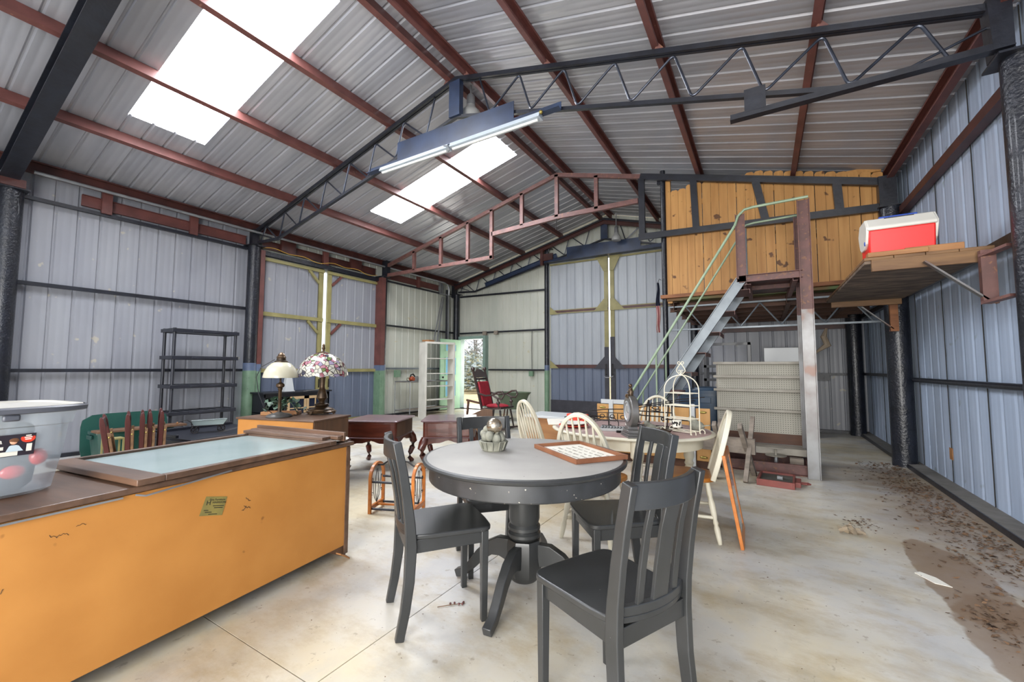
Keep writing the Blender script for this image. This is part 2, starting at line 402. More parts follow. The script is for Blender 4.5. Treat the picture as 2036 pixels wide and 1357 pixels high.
        if bev > 0:
            b = o.modifiers.new('bevel', 'BEVEL'); b.width = bev; b.segments = 2; b.limit_method = 'ANGLE'; b.angle_limit = R(40)
        return o

def tag(o, label=None, cat=None, group=None, kind=None):
    if label: o['label'] = label
    if cat: o['category'] = cat
    if group: o['group'] = group
    if kind: o['kind'] = kind
    return o
def empty(name, loc, label, cat, group=None, rz=0.0):
    o = bpy.data.objects.new(name, None); COL.objects.link(o); o.empty_display_size = 0.1
    o.location = loc; o.rotation_euler = (0, 0, rz)
    return tag(o, label, cat, group)
def dup(root, loc, rz, label, group=None):
    def cp(o, par):
        c = o.copy(); COL.objects.link(c); c.parent = par
        for ch in [x for x in list(COL.objects) if x.parent == o]: cp(ch, c)
        return c
    r = cp(root, None); r.location = loc; r.rotation_euler = (0, 0, rz); r['label'] = label
    if group: r['group'] = group
    return r
def text(name, body, size, mtx, m, parent, ext=0.0003, local=False):
    cu = bpy.data.curves.new(name, 'FONT'); cu.body = body; cu.size = size; cu.extrude = ext; cu.align_x = 'CENTER'; cu.align_y = 'CENTER'; cu.resolution_u = 2
    cu.materials.append(MATS[m]); o = bpy.data.objects.new(name, cu); COL.objects.link(o); o.parent = parent
    o.matrix_basis = mtx
    if parent is not None and not local:
        root = parent
        while root.parent: root = root.parent
        if root == parent: o.matrix_parent_inverse = Matrix.LocRotScale(root.location, root.rotation_euler, None).inverted()
    dg = bpy.context.evaluated_depsgraph_get(); me = bpy.data.meshes.new_from_object(o.evaluated_get(dg)); q = bpy.data.objects.new(name, me); COL.objects.link(q)
    q.parent = parent; q.matrix_basis = mtx; q.matrix_parent_inverse = o.matrix_parent_inverse.copy(); bpy.data.objects.remove(o)
    return q
def lerp(a, b, t): return a + (b - a) * t
def vl(a, b, t): return Vector(a).lerp(Vector(b), t)
# ---------------------------------------------------------------- the shed: floor, walls, roof
XL, XR, YF, YB, RX = -8.2, 1.66, -3.4, 10.2, -3.3
def roofz(x): return 5.15 - 0.26 * abs(x - RX)
PER = 0.2286
RIB = [(0.0, 0), (0.030, 0), (0.038, 0.0012), (0.052, 0.0012), (0.060, 0), (0.110, 0), (0.118, 0.0012), (0.132, 0.0012), (0.140, 0), (0.172, 0), (0.186, 0.017), (0.200, 0.017), (0.214, 0)]
def ribs(u0, u1, ph=0.0):
    out = []; k = math.floor((u0 - ph) / PER) - 1
    pts = []
    while k * PER + ph < u1 + PER:
        pts += [(k * PER + ph + a, d) for a, d in RIB]; k += 1
    def dat(u):
        for i in range(len(pts) - 1):
            if pts[i][0] <= u <= pts[i + 1][0]:
                t = (u - pts[i][0]) / max(1e-9, pts[i + 1][0] - pts[i][0]); return lerp(pts[i][1], pts[i + 1][1], t)
        return 0
    return [(u0, dat(u0))] + [p for p in pts if u0 + 1e-4 < p[0] < u1 - 1e-4] + [(u1, dat(u1))]
def sheet(mb, ax, pos, out, u0, u1, lo, hi, ph=0.0, mi=0, dep=1.0):
    lo_ = lo if callable(lo) else (lambda u: lo); hi_ = hi if callable(hi) else (lambda u: hi)
    P = ribs(u0, u1, ph); vs = []; fs = []
    for u, d in P:
        w = pos + out * d * dep
        for z in (lo_(u), hi_(u)): vs.append((w, u, z) if ax == 'x' else (u, w, z))
    for i in range(len(P) - 1): fs.append((2 * i, 2 * i + 2, 2 * i + 3, 2 * i + 1))
    mb.add(vs, fs, mi)
def rsheet(mb, y0, y1, xa, xb, mi=0):
    P = ribs(y0, y1, 0.02); vs = []; fs = []
    for u, d in P:
        for x in (xa, xb): vs.append((x, u, roofz(x) + d))
    for i in range(len(P) - 1): fs.append((2 * i, 2 * i + 2, 2 * i + 3, 2 * i + 1))
    mb.add(vs, fs, mi)

# concrete slab, saw-cut into bays
b = MB(); xs = [XL - 0.3, -4.9, -1.52, 1.5 + 0.5]; ys = [YF - 0.2, 1.05, 5.73, YB + 0.25]
for i in range(3):
    for j in range(3):
        b.box(xs[i] + 0.0025, xs[i + 1] - 0.0025, ys[j] + 0.0025, ys[j + 1] - 0.0025, -0.12, 0.0)
b.box(XL - 0.3, 2.0, YF - 0.2, YB + 0.25, -0.14, -0.02, 1)
tag(b.build('floor', ['concrete', 'gap_dark']), 'pale stained concrete floor slab cut by thin saw joints', 'floor', kind='structure')

b = MB()
sheet(b, 'x', XL, -1, YF, 4.08, 0.0, 3.90)
tag(b.build('wall_left', 'wall_white'), 'white ribbed metal side wall behind the black shelving', 'wall', kind='structure')
b = MB()
sheet(b, 'x', XL, -1, 7.15, YB, 0.0, 3.90); sheet(b, 'x', XL + 0.02, -1, 4.08, 7.15, 3.34, 3.90); b.box(XL - 0.02, -8.115, 4.08, 7.15, 3.30, 3.345)
tag(b.build('wall_far_left', 'wall_cream'), 'cream ribbed metal side wall between sliding door and corner', 'wall', kind='structure')
b = MB()
sheet(b, 'x', XR, 1, YF, YB, 0.0, lambda u: 3.87, dep=0.55)
y = YF + 0.4
while y < YB: b.box(XR - 0.003, XR + 0.002, y, y + 0.009, 0.05, 3.85, 1); y += PER * 4
tag(b.build('wall_right', ['wall_blue', 'gap_dark']), 'pale blue ribbed metal side wall behind the hanging plank shelf', 'wall', kind='structure')
b = MB(); g = lambda u: roofz(u) - 0.005
sheet(b, 'y', YB, 1, XL, -7.86, 0.0, g); sheet(b, 'y', YB, 1, -7.86, -7.02, 2.09, g)
sheet(b, 'y', YB, 1, -7.02, -4.90, 0.0, g); sheet(b, 'y', YB, 1, -4.90, -1.35, 4.02, g)
tag(b.build('wall_back', 'wall_cream'), 'cream ribbed metal end wall around the open mint door', 'wall', kind='structure')
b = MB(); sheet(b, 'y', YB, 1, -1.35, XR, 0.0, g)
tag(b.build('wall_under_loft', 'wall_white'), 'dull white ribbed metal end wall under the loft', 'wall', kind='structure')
b = MB(); sheet(b, 'y', YF, -1, XL, XR, 4.0, g)
tag(b.build('wall_front', 'wall_white'), 'ribbed metal gable above the open end of the shed', 'wall', kind='structure')

b = MB(); S1, S2, SA, SB = (1.79, 2.61), (5.46, 6.28), -6.56, -3.68
y = YF
S0 = (-1.88, -1.06)  # unseen third strip, added behind the camera to throw more light on the floor
for (a, c) in (S0, S1, S2):
    rsheet(b, y, a, XL - 0.15, RX); rsheet(b, a, c, XL - 0.15, SA); rsheet(b, a, c, SB, RX); y = c
rsheet(b, y, YB + 0.05, XL - 0.15, RX)
rsheet(b, YF, YB + 0.05, RX, XR + 0.12)
tag(b.build('ceiling', 'roof_metal'), 'grey ribbed metal roof seen from below', 'ceiling', kind='structure')
for i, (a, c) in enumerate((S1, S2, S0)):
    b = MB(); n = 8; P = ribs(a, c, 0.02); vs = []; fs = []
    for u, d in P:
        for x in (SA, SB): vs.append((x, u, roofz(x) + d + 0.004))
    for k in range(len(P) - 1): fs.append((2 * k, 2 * k + 2, 2 * k + 3, 2 * k + 1))
    b.add(vs, fs)
    tag(b.build('window_%d' % (i + 1), 'skylight_panel'), ['glowing translucent skylight strip nearest the camera', 'glowing translucent skylight strip beyond the long light fixture', 'glowing skylight strip added behind the camera for extra top light'][i], 'skylight', kind='structure')

# sill curb along the right wall and end wall, ridge closures
b = MB(); b.box(1.50, XR, YF, YB, 0, 0.05, 0); b.box(1.49, 1.50, YF, YB, 0, 0.05, 1)
tag(b.build('baseboard_right', ['curb_dust', 'black_steel']), 'dusty black steel curb along the pale blue wall', 'curb', kind='structure')
b = MB(); b.box(-4.85, XR, YB - 0.10, YB, 0, 0.05)
tag(b.build('baseboard_back', 'black_steel'), 'black steel curb along the foot of the end wall', 'curb', kind='structure')
b = MB(); b.box(XL, XL + 0.06, YF, YB, 0, 0.05)
tag(b.build('baseboard_left', 'black_steel'), 'black steel curb along the foot of the left wall', 'curb', kind='structure')

# ---- purlins
def purlin(x, label, side, m='red_primer', off=0.0, dep=0.13):
    up = Vector((0.26 if side < 0 else -0.26, 0, 1)).normalized() if False else Vector((-0.26 * (1 if x > RX else -1) * -1, 0, 1))
    n = Vector((0.26 * (1 if x > RX else -1), 0, 1)).normalized()
    c = Vector((x, 0, roofz(x))) - n * (dep / 2 + 0.004 + off)
    b = MB(); b.sweep([(c.x, YF, c.z), (c.x, YB - 0.03, c.z)], [(px * (1 if x > RX else -1), py) for px, py in cprof(0.065, dep, 0.006, 0.02)], n)
    o = b.build('roof_purlin', m, ang=25); tag(o, label, 'purlin', 'red steel purlins under the roof')
    return o
purlin(-6.94, 'red purlin, lowest on the left roof slope below both skylights', -1)
purlin(-5.72, 'red purlin crossing the lower third of both skylights', -1)
purlin(-4.55, 'red purlin crossing the upper part of both skylights', -1)
purlin(-3.45, 'red ridge purlin on the skylight side of the peak', -1)
purlin(-3.13, 'red ridge purlin on the plain-roof side of the peak', 1)
purlin(-1.99, 'red purlin nearest the ridge on the right roof slope', 1)
purlin(-0.78, 'red purlin halfway down the right roof slope', 1)
purlin(0.49, 'red purlin lowest on the right roof slope above the loft stairs', 1)
for x, lab in ((-8.02, 'dark eave channel along the top of the left wall'), (1.50, 'red eave channel along the top of the pale blue wall')):
    b = MB(); s = 1 if x < 0 else -1
    b.sweep([(x, YF, 3.80), (x, YB - 0.03, 3.80)], [(px * s, py) for px, py in cprof(0.07, 0.16, 0.006, 0.02)], Z)
    tag(b.build('eave_channel', 'brown_steel' if x < 0 else 'red_primer', ang=25), lab, 'beam')
b = MB(); b.tube([(-7.93, 1.3, 3.71), (-7.93, 9.35, 3.71), (-7.93, 9.5, 3.67), (-7.93, 9.56, 3.55), (-7.93, 9.56, 3.36)], 0.022, 10)
tag(b.build('conduit_pipe', 'conduit'), 'grey conduit pipe running under the left eave and bending down', 'pipe')

# ---- columns
def column(x, y, top, label, kind='black', band=False, r=0.105, m2='black_pipe'):
    e = empty('steel_column', (x, y, 0), label, 'column')
    b = MB()
    if band:
        b.cyl((x, y, 1.30), (x, y, top), r, n=20); b.build('pipe', m2, e)
        b = MB(); b.cyl((x, y, 0), (x, y, 1.16), r + 0.002, n=20); tag(b.build('painted_foot', 'green_paint', e), 'green painted foot')
        b = MB(); b.cyl((x, y, 1.16), (x, y, 1.30), r + 0.002, n=20); b.build('painted_band', 'blue_band', e)
    else:
        b.cyl((x, y, 0), (x, y, top), r, n=20); b.build('pipe', m2, e)
    b = MB(); b.box(x - 0.14, x + 0.14, y - 0.13, y + 0.13, top, top + 0.016); b.build('cap_plate', 'black_steel', e)
    return e
column(-8.04, 1.15, 3.44, 'black pipe column at the left edge under the heavy rafter')
column(-8.04, 4.08, 3.46, 'black pipe column with green foot between shelving and sliding door', band=True)
column(-8.04, 7.15, 3.46, 'black pipe column with green foot behind the red door jamb', band=True, m2='black_pipe')
column(-8.04, 10.06, 3.46, 'black pipe column in the corner beside the open mint door', r=0.09)
column(1.555, 4.08, 3.33, 'glossy black pipe column at the right edge carrying the plank shelf', r=0.095)
e3 = column(1.50, 7.15, 3.33, 'glossy black pipe column at the far end of the plank shelf', r=0.125)
column(1.47, 9.95, 3.5, 'black pipe column in the dark corner under the loft', r=0.12)
column(-1.30, 10.08, 4.35, 'black pipe column beside the end sliding door under the loft', r=0.075)
c5 = column(-4.96, 10.08, 4.45, 'slim black column with green foot between mint door and end sliding door', band=True, r=0.065)
# tall rust jambs beside the sliding door of the left wall
for y0, y1, lab, xw in ((4.17, 4.25, 'narrow red steel jamb at the near side of the left sliding door', 0.12), (6.98, 7.10, 'wide red steel jamb at the far side of the left sliding door', 0.22)):
    e = empty('door_jamb', (-8.05, y0, 0), lab, 'jamb')
    def jb(z0, z1):
        b = MB(); b.box(-8.10, -8.10 + xw, y0, y1, z0, z1); return b
    jb(1.28, 3.42).build('upright', 'red_primer', e)
    tag(jb(0, 1.15).build('painted_foot', 'green_paint', e), 'green painted foot')
    jb(1.15, 1.28).build('painted_band', 'blue_band', e)

# ---- girts (horizontal wall rails)
def rail(name, a, c, w, h, m, label, cat='rail', group=None, round_=False):
    b = MB()
    if round_: b.cyl(a, c, w / 2, n=12)
    else: b.beam(a, c, w, h)
    return tag(b.build(name, m), label, cat, group)
X1 = -8.13
rail('wall_girt', (X1, YF, 3.42), (X1, 4.0, 3.42), 0.06, 0.045, 'black_steel', 'uppermost black girt on the wall behind the black shelving')
rail('wall_girt', (X1, YF, 2.30), (X1, 4.0, 2.30), 0.05, 0.05, 'black_steel', 'middle black girt on the wall behind the black shelving')
rail('wall_girt', (X1, YF, 1.17), (X1, 4.0, 1.17), 0.05, 0.045, 'black_steel', 'lowest black girt passing behind the black shelving')
rail('wall_girt', (X1, 7.2, 3.42), (X1, 10.0, 3.42), 0.05, 0.04, 'black_steel', 'uppermost black girt on the cream wall near the corner')
rail('wall_girt', (X1, 7.2, 2.29), (X1, 10.0, 2.29), 0.05, 0.045, 'black_steel', 'middle black girt on the cream wall near the corner')
rail('wall_girt', (X1, 7.2, 1.20), (X1, 10.0, 1.20), 0.05, 0.045, 'grey_steel', 'lowest grey girt above the wheeled cart')
Y1 = 10.14
rail('wall_girt', (-7.95, Y1, 3.40), (-5.0, Y1, 3.36), 0.05, 0.05, 'black_steel', 'uppermost black girt on the end wall above the mint door')
rail('wall_girt', (-7.95, Y1, 2.27), (-5.0, Y1, 2.27), 0.05, 0.045, 'black_steel', 'middle black girt on the end wall just over the mint door')
rail('wall_girt', (-6.88, Y1, 1.17), (-5.0, Y1, 1.17), 0.05, 0.045, 'black_steel', 'lowest black girt on the end wall behind the red rocker')
XG = 1.60
rail('wall_girt', (XG, YF, 1.09), (XG, 7.0, 1.09), 0.055, 0.05, 'black_steel', 'low round black pipe girt on the pale blue wall', round_=True)
rail('wall_girt', (XG, YF, 2.18), (XG, 9.9, 2.18), 0.06, 0.07, 'black_steel', 'black girt on the pale blue wall behind the plank shelf')
rail('wall_girt', (XG, YF, 3.26), (XG, 9.9, 3.26), 0.08, 0.09, 'brown_steel', 'upper brown girt on the pale blue wall under the eave')
rail('wall_girt', (XG, 7.3, 1.13), (XG, 9.9, 1.13), 0.05, 0.045, 'black_steel', 'thin black girt on the pale blue wall under the loft')
rail('wall_girt', (-1.2, Y1, 1.12), (1.4, Y1, 1.12), 0.05, 0.045, 'black_steel', 'thin black girt on the end wall under the loft')
rail('wall_girt', (-1.3, Y1, 2.06), (1.4, Y1, 2.06), 0.06, 0.12, 'brown_steel', 'brown girt on the end wall just under the loft')

# ---- rust header band with stub posts above the left wall
def header(x, y0, y1, posts, lab, m='red_primer', pm=None, z=(3.48, 3.64)):
    e = empty('wall_header', (x, y0, z[0]), lab, 'beam')
    b = MB(); b.sweep([(x, y0, sum(z) / 2), (x, y1, sum(z) / 2)], cprof(0.05, z[1] - z[0], 0.006), Z); b.build('channel', m, e, ang=25)
    for k, (a, c, t) in enumerate(posts):
        b = MB(); b.box(x - 0.01, x + 0.05, a, c, z[0] - 0.05 if t != 'dark' else z[0], 3.80)
        b.build('stub_post', 'brown_steel' if t == 'dark' else 'red_primer', e)
header(-8.12, 1.79, 3.97, ((1.99, 2.10, ''), (3.07, 3.18, '')), 'red channel header with two stub posts above the black shelving wall')
header(-8.08, 4.25, 6.95, ((4.58, 4.87, 'dark'), (5.50, 5.62, ''), (6.19, 6.49, 'dark')), 'dark channel header with three stub posts above the left sliding door', m='brown_steel')
header(-8.12, 7.25, 9.32, ((8.40, 8.50, ''),), 'red channel header with one stub post near the far corner')
# ---------------------------------------------------------------- roof trusses
def tz(x): return 4.96 - 0.26 * abs(x - RX)
def smooth_zig(pts, r=0.035, n=4):
    out = [Vector(pts[0])]
    for i in range(1, len(pts) - 1):
        a, p, c = Vector(pts[i - 1]), Vector(pts[i]), Vector(pts[i + 1])
        da = (a - p).normalized(); dc = (c - p).normalized()
        for k in range(n + 1):
            t = k / n; q0 = p + da * r; q1 = p + dc * r
            out.append(q0.lerp(p, t).lerp(p.lerp(q1, t), t))
    out.append(Vector(pts[-1])); return out
def bar_truss(y, label, near=True, xr=None, m='black_steel', topm=None):
    e = empty('roof_truss', (RX, y, 3.4), label, 'truss', 'open web roof trusses')
    xr = xr or (RX + 4.8)
    b = MB()
    for dy in (-0.022, 0.022): b.sweep([(-8.06, y + dy, tz(-8.06)), (RX, y + dy, tz(RX)), (1.48, y + dy, tz(1.48))], rect(0.03, 0.05), Z)
    b.build('top_chord', topm or m, e)
    b = MB(); f = lambda x: tz(x) - 0.50
    b.sweep([(-7.9, y, 3.52), (-7.30, y, 3.49)], rect(0.045, 0.045), Z); b.sweep([(-7.30, y, 3.49), (-4.85, y, f(-4.85)), (RX, y, f(RX)), (-1.75, y, f(-1.75)), (0.62, y, f(0.62))], rect(0.045, 0.04), Z)
    b.build('bottom_chord', m, e)
    # continuous bent rod web, mirrored about the ridge
    for s in (-1, 1):
        pts = []; k = 0
        x = 0.37
        while x < 4.5:
            pts.append((RX + s * x, y, tz(RX + s * x) - 0.03)); xb = x + 0.15
            if xb < (4.05 if s < 0 else 4.0): pts.append((RX + s * xb, y, f(RX + s * xb) + 0.02))
            elif s > 0: pts.append((RX + s * xb, y, 3.44))
            else: pts.append((RX + s * xb, y, 3.53))
            x += 0.572
        b = MB(); b.tube(smooth_zig(pts, 0.06), 0.0125, 8); b.build('web_rod', 'rod_steel', e)
    for s, pa, pb in ((1, (1.46, y, 3.62), (0.95, y, 3.45)), (-1, (-7.98, y, 3.70), (-7.5, y, 3.54))):
        b = MB(); b.tube([pa, pb], 0.010, 8); b.build('end_rod', 'rod_steel', e)
    b = MB(); b.box(RX - 0.085, RX + 0.085, y - 0.05, y + 0.03, 4.45, 4.92); b.build('king_post', 'navy_steel', e)
    b = MB(); b.sweep([(-4.84, y - 0.05, 4.03), (-1.80, y - 0.05, 4.03)], lprof(0.09, 0.10, 0.008), Z); b.build('tie_angle', 'navy_steel', e, ang=25)
    b = MB(); b.prism([(-4.31, y - 0.045, 4.10), (-2.41, y - 0.045, 4.10), (-2.41, y - 0.045, 4.35), (-4.31, y - 0.045, 4.38)], (0, 0.008, 0)); b.build('gusset_plate', 'navy_steel', e)
    for s in (-1, 1):
        b = MB(); xx = RX + s * 4.72; b.prism([(xx, y - 0.06, 3.36), (xx + s * 0.10, y - 0.06, 3.36), (xx + s * 0.10, y - 0.06, 3.74), (xx - s * 0.02, y - 0.06, 3.78)], (0, 0.12, 0))
        b.build('knee_bracket', m, e)
    return e
t2 = bar_truss(4.08, 'black open web roof truss nearest the camera carrying the long tube light')
b = MB(); b.sweep([(-0.18, 4.03, 3.37), (1.50, 4.03, 3.37)], lprof(0.07, 0.08, 0.008), Z); b.build('bottom_angle', 'black_steel', t2, ang=25)
b = MB(); b.box(-0.07, 0.09, 4.02, 4.03, 3.44, 3.64); b.build('hanger_plate', 'black_steel', t2)
for x in (-6.94, -5.72, -4.55, -3.45, -3.13, -1.99, -0.78, 0.49):
    b = MB(); b.prism([(x - 0.05, 4.05, tz(x) + 0.02), (x + 0.05, 4.05, tz(x) + 0.02), (x, 4.05, tz(x) + 0.09)], (0, 0.06, 0)); b.build('purlin_clip', 'rust_steel', t2)
t4 = bar_truss(9.98, 'dark open web roof truss against the end wall', topm='black_steel')
b = MB(); b.sweep([(-8.0, 9.90, tz(-8) - 0.10), (RX, 9.90, tz(RX) - 0.10), (-1.4, 9.90, tz(-1.4) - 0.10)], cprof(0.05, 0.10, 0.008), Z); b.build('rafter_channel', 'brown_steel', t4, ang=25)
b = MB(); b.sweep([(-6.9, 9.94, 3.64), (-4.6, 9.94, 4.20)], cprof(0.05, 0.12, 0.008), Z); b.build('diagonal_channel', 'navy_steel', t4, ang=25)
b = MB(); b.box(-5.06, -4.98, 9.88, 9.96, 3.98, 4.42); b.box(-4.98, -4.70, 9.90, 9.95, 4.10, 4.28); b.build('splice_plate', 'brown_steel', t4)

# heavy rafter at the left edge (nearest the camera)
e = empty('rafter_beam', (-8.0, 1.1, 3.45), 'heavy dark steel rafter rising from the column at the left edge', 'beam')
b = MB(); b.sweep([(-8.1, 1.10, 3.60), (RX, 1.10, 3.60 + 0.26 * 4.8), (1.5, 1.10, 3.60)], iprof(0.17, 0.20, 0.014), Z); b.build('flanged_beam', 'black_steel', e, ang=25)
b = MB(); b.box(-8.16, -7.90, 1.00, 1.24, 3.45, 3.56); b.build('seat_bracket', 'brown_steel', e)

# stepped ladder frame (third frame): rust on the left, black on the right
e = empty('roof_truss', (RX, 7.15, 3.4), 'stepped ladder roof truss, rusty red half and black half, in front of the loft', 'truss')
Y = 7.15; W_ = 0.075
top = lambda x: 4.94 - 0.262 * abs(x - RX)
def seg(name, pts, m, w=W_, d=0.06):
    b = MB(); b.sweep(pts, rect(d, w), Z); return b.build(name, m, e)
seg('top_chord', [(-7.95, Y, top(-7.95)), (RX, Y, top(RX)), (-1.72, Y, top(-1.72))], 'rust_steel')
seg('top_chord', [(-1.72, Y, top(-1.72)), (1.50, Y, top(1.50))], 'black_steel', 0.10)
seg('bottom_chord', [(-7.95, Y, 3.50), (-4.76, Y, 3.53)], 'rust_steel')
seg('bottom_chord', [(-1.76, Y, 3.47), (1.42, Y, 3.36)], 'black_steel', 0.10)
seg('collar', [(-4.79, Y, 3.93), (RX, Y, 4.12), (-1.76, Y, 4.12)] if False else [(-4.79, Y, 4.02), (RX, Y, 4.11), (-1.76, Y, 4.11)], 'rust_steel', 0.085)
for x, z0, m in ((-7.0, 3.52, 'rust_steel'), (-6.18, 3.52, 'rust_steel'), (-5.42, 3.52, 'rust_steel'), (-4.80, 3.50, 'rust_steel'), (-4.07, 4.08, 'rust_steel'), (-3.30, 4.11, 'rust_steel'), (-2.51, 4.11, 'rust_steel')):
    b = MB(); b.box(x - 0.035, x + 0.035, Y - 0.03, Y + 0.03, z0, top(x)); b.build('post', m, e)
for x0, x1 in ((-1.70, -1.70), (-0.88, -0.85), (-0.02, 0.10), (0.95, 0.97)):
    b = MB(); b.beam((x0, Y, top(x0)), (x1, Y, 3.42), 0.10, 0.055, (0, 1, 0)); b.build('post', 'black_steel', e)
b = MB(); b.box(-8.02, -7.86, Y - 0.06, Y + 0.06, 3.47, 3.86); b.build('knee_plate', 'black_steel', e)
b = MB(); b.box(1.38, 1.56, Y - 0.07, Y + 0.07, 3.33, 3.76); b.build('knee_plate', 'black_steel', e)
b = MB(); b.tube([(RX, Y - 0.03, 4.07), (RX + 0.005, Y - 0.03, 3.98), (RX - 0.01, Y - 0.03, 3.86)], 0.008, 6)
tag(b.build('hanging_chain', 'dark_iron'), 'short dark chain hanging from the middle of the rusty truss', 'chain')

# ---- tube light on the near truss
e = empty('tube_light', (-3.27, 3.97, 3.98), 'long two-tube strip light fixed below the near truss plate', 'light')
for xa, xb in ((-4.54, -3.32), (-3.28, -2.02)):
    b = MB(); b.sweep([(xa, 3.97, 4.00), (xb, 3.97, 4.00)], [(-0.055, -0.02), (0.055, -0.02), (0.035, 0.035), (-0.035, 0.035)], Z); b.build('housing', 'fixture_white', e, ang=25)
    b = MB(); b.cyl((xa + 0.03, 3.955, 3.962), (xb - 0.03, 3.955, 3.962), 0.016, n=10); b.build('tube', 'tube_white', e)
b = MB(); b.tube([(-3.36, 3.91, 4.01), (-3.30, 3.90, 3.99), (-3.26, 3.91, 3.93), (-3.30, 3.93, 3.93)], 0.008, 6); b.build('joining_clip', 'conduit', e)
b = MB(); b.ball((-2.0, 3.93, 4.02), 0.022, 8, 6); b.build('plug', 'brass', e)

# ---- bell shaped high bay lamps
def bell(x, y, z, label, m='glass_grey', s=1.0):
    e = empty('bell_lamp', (x, y, z), label, 'lamp')
    b = MB(); b.lathe([(0.135 * s, z), (0.14 * s, z + 0.05), (0.125 * s, z + 0.10), (0.075 * s, z + 0.15), (0.06 * s, z + 0.19)], 20, (x, y, 0)); b.build('shade', m, e)
    b = MB(); b.lathe([(0.06 * s, z + 0.18), (0.055 * s, z + 0.32), (0.04 * s, z + 0.34), (0.012, z + 0.36), (0.012, roofz(x) - 0.1)], 16, (x, y, 0)); b.build('socket_housing', 'conduit', e)
bell(-3.28, 4.36, 4.57, 'grey bell shaped lamp hanging behind the near truss post')
bell(-2.92, 9.70, 4.28, 'small bell lamp hanging at the end wall truss', 'glass_grey', 0.8)

# ---------------------------------------------------------------- sliding doors
def leaf(ax, u0, u1, top, mids, pos, out, frame_m, low_z, low_m, name, label, stile_side, brace, dark_foot=None, skin='wall_white'):
    e = empty(name, (pos, u0, 0) if ax == 'x' else (u0, pos, 0), label, 'sliding door'); e['kind'] = 'structure'
    def T(u, d, z): return (pos - out * d, u, z) if ax == 'x' else (u, pos - out * d, z)
    b = MB(); sheet(b, ax, pos, out, u0, u1, low_z, top); b.build('upper_sheet', skin, e)
    b = MB(); sheet(b, ax, pos, out, u0, u1, 0.02, low_z); tag(b.build('lower_sheet', low_m, e), 'blue grey painted lower sheet')
    if dark_foot:
        b = MB(); b.prism([T(u0, 0.006, 0.02), T(u1, 0.006, 0.02), T(u1, 0.006, dark_foot), T(u0, 0.006, dark_foot)], Vector(T(0, 0.010, 0)) - Vector(T(0, 0, 0))); b.build('kick_plate', 'dark_strip', e)
    for z, h, fm in mids:
        b = MB(); b.beam(T(u0 + 0.003, 0.03, z), T(u1 - 0.003, 0.03, z), 0.045, h); b.build('rail', fm, e)
    us = u1 if stile_side > 0 else u0
    b = MB(); b.beam(T(us - stile_side * 0.055, 0.015, 0.02), T(us - stile_side * 0.055, 0.015, top), 0.10 if ax == 'y' else 0.03, 0.03 if ax == 'y' else 0.10, (0, 1, 0)); b.build('stile', frame_m, e)
    return e, T
# left wall doors (two leaves with a slit of daylight between them)
for (u0, u1, ss, lab) in ((4.26, 5.545, 1, 'near leaf of the yellow framed sliding door in the left wall'), (5.635, 6.99, -1, 'far leaf of the yellow framed sliding door in the left wall')):
    e, T = leaf('x', u0, u1, 3.33, ((3.285, 0.06, 'yellow_steel'), (2.235, 0.075, 'yellow_steel'), (1.16, 0.07, 'yellow_steel'), (0.06, 0.06, 'yellow_steel')), -8.10, -1, 'yellow_steel', 1.16, 'door_blue', 'door_2' if ss > 0 else 'door_3', lab, ss, 'bar')
    us = u1 - 0.11 if ss > 0 else u0 + 0.11
    for zt in (3.26, 2.19):
        b = MB(); b.beam(T(us - ss * 0.24, 0.03, zt), T(us, 0.03, zt - 0.24), 0.05, 0.04, (1, 0, 0)); b.build('brace', 'yellow_steel' if ss > 0 else 'red_primer', e)
    b = MB(); b.beam(T(us + ss * 0.04, 0.07, 0.98), T(us + ss * 0.04, 0.07, 0.80), 0.02, 0.02, (1, 0, 0)); b.build('pull_handle', 'dark_iron', e)
b = MB(); b.box(-8.08, -8.00, 4.24, 6.98, 3.335, 3.42)
tag(b.build('door_track', 'black_pipe', ang=25), 'glossy black track above the left sliding door', 'door track')
b = MB(); pts = []
for i in range(40):
    t = i / 39; pts.append((-7.97, 4.2 + 2.7 * t, 3.46 + 0.045 * math.sin(t * 19) * math.cos(t * 7)))
b.tube(pts, 0.006, 6); tag(b.build('loose_wire', 'cord_yellow'), 'loose yellow wire drooping along the door track', 'wire')
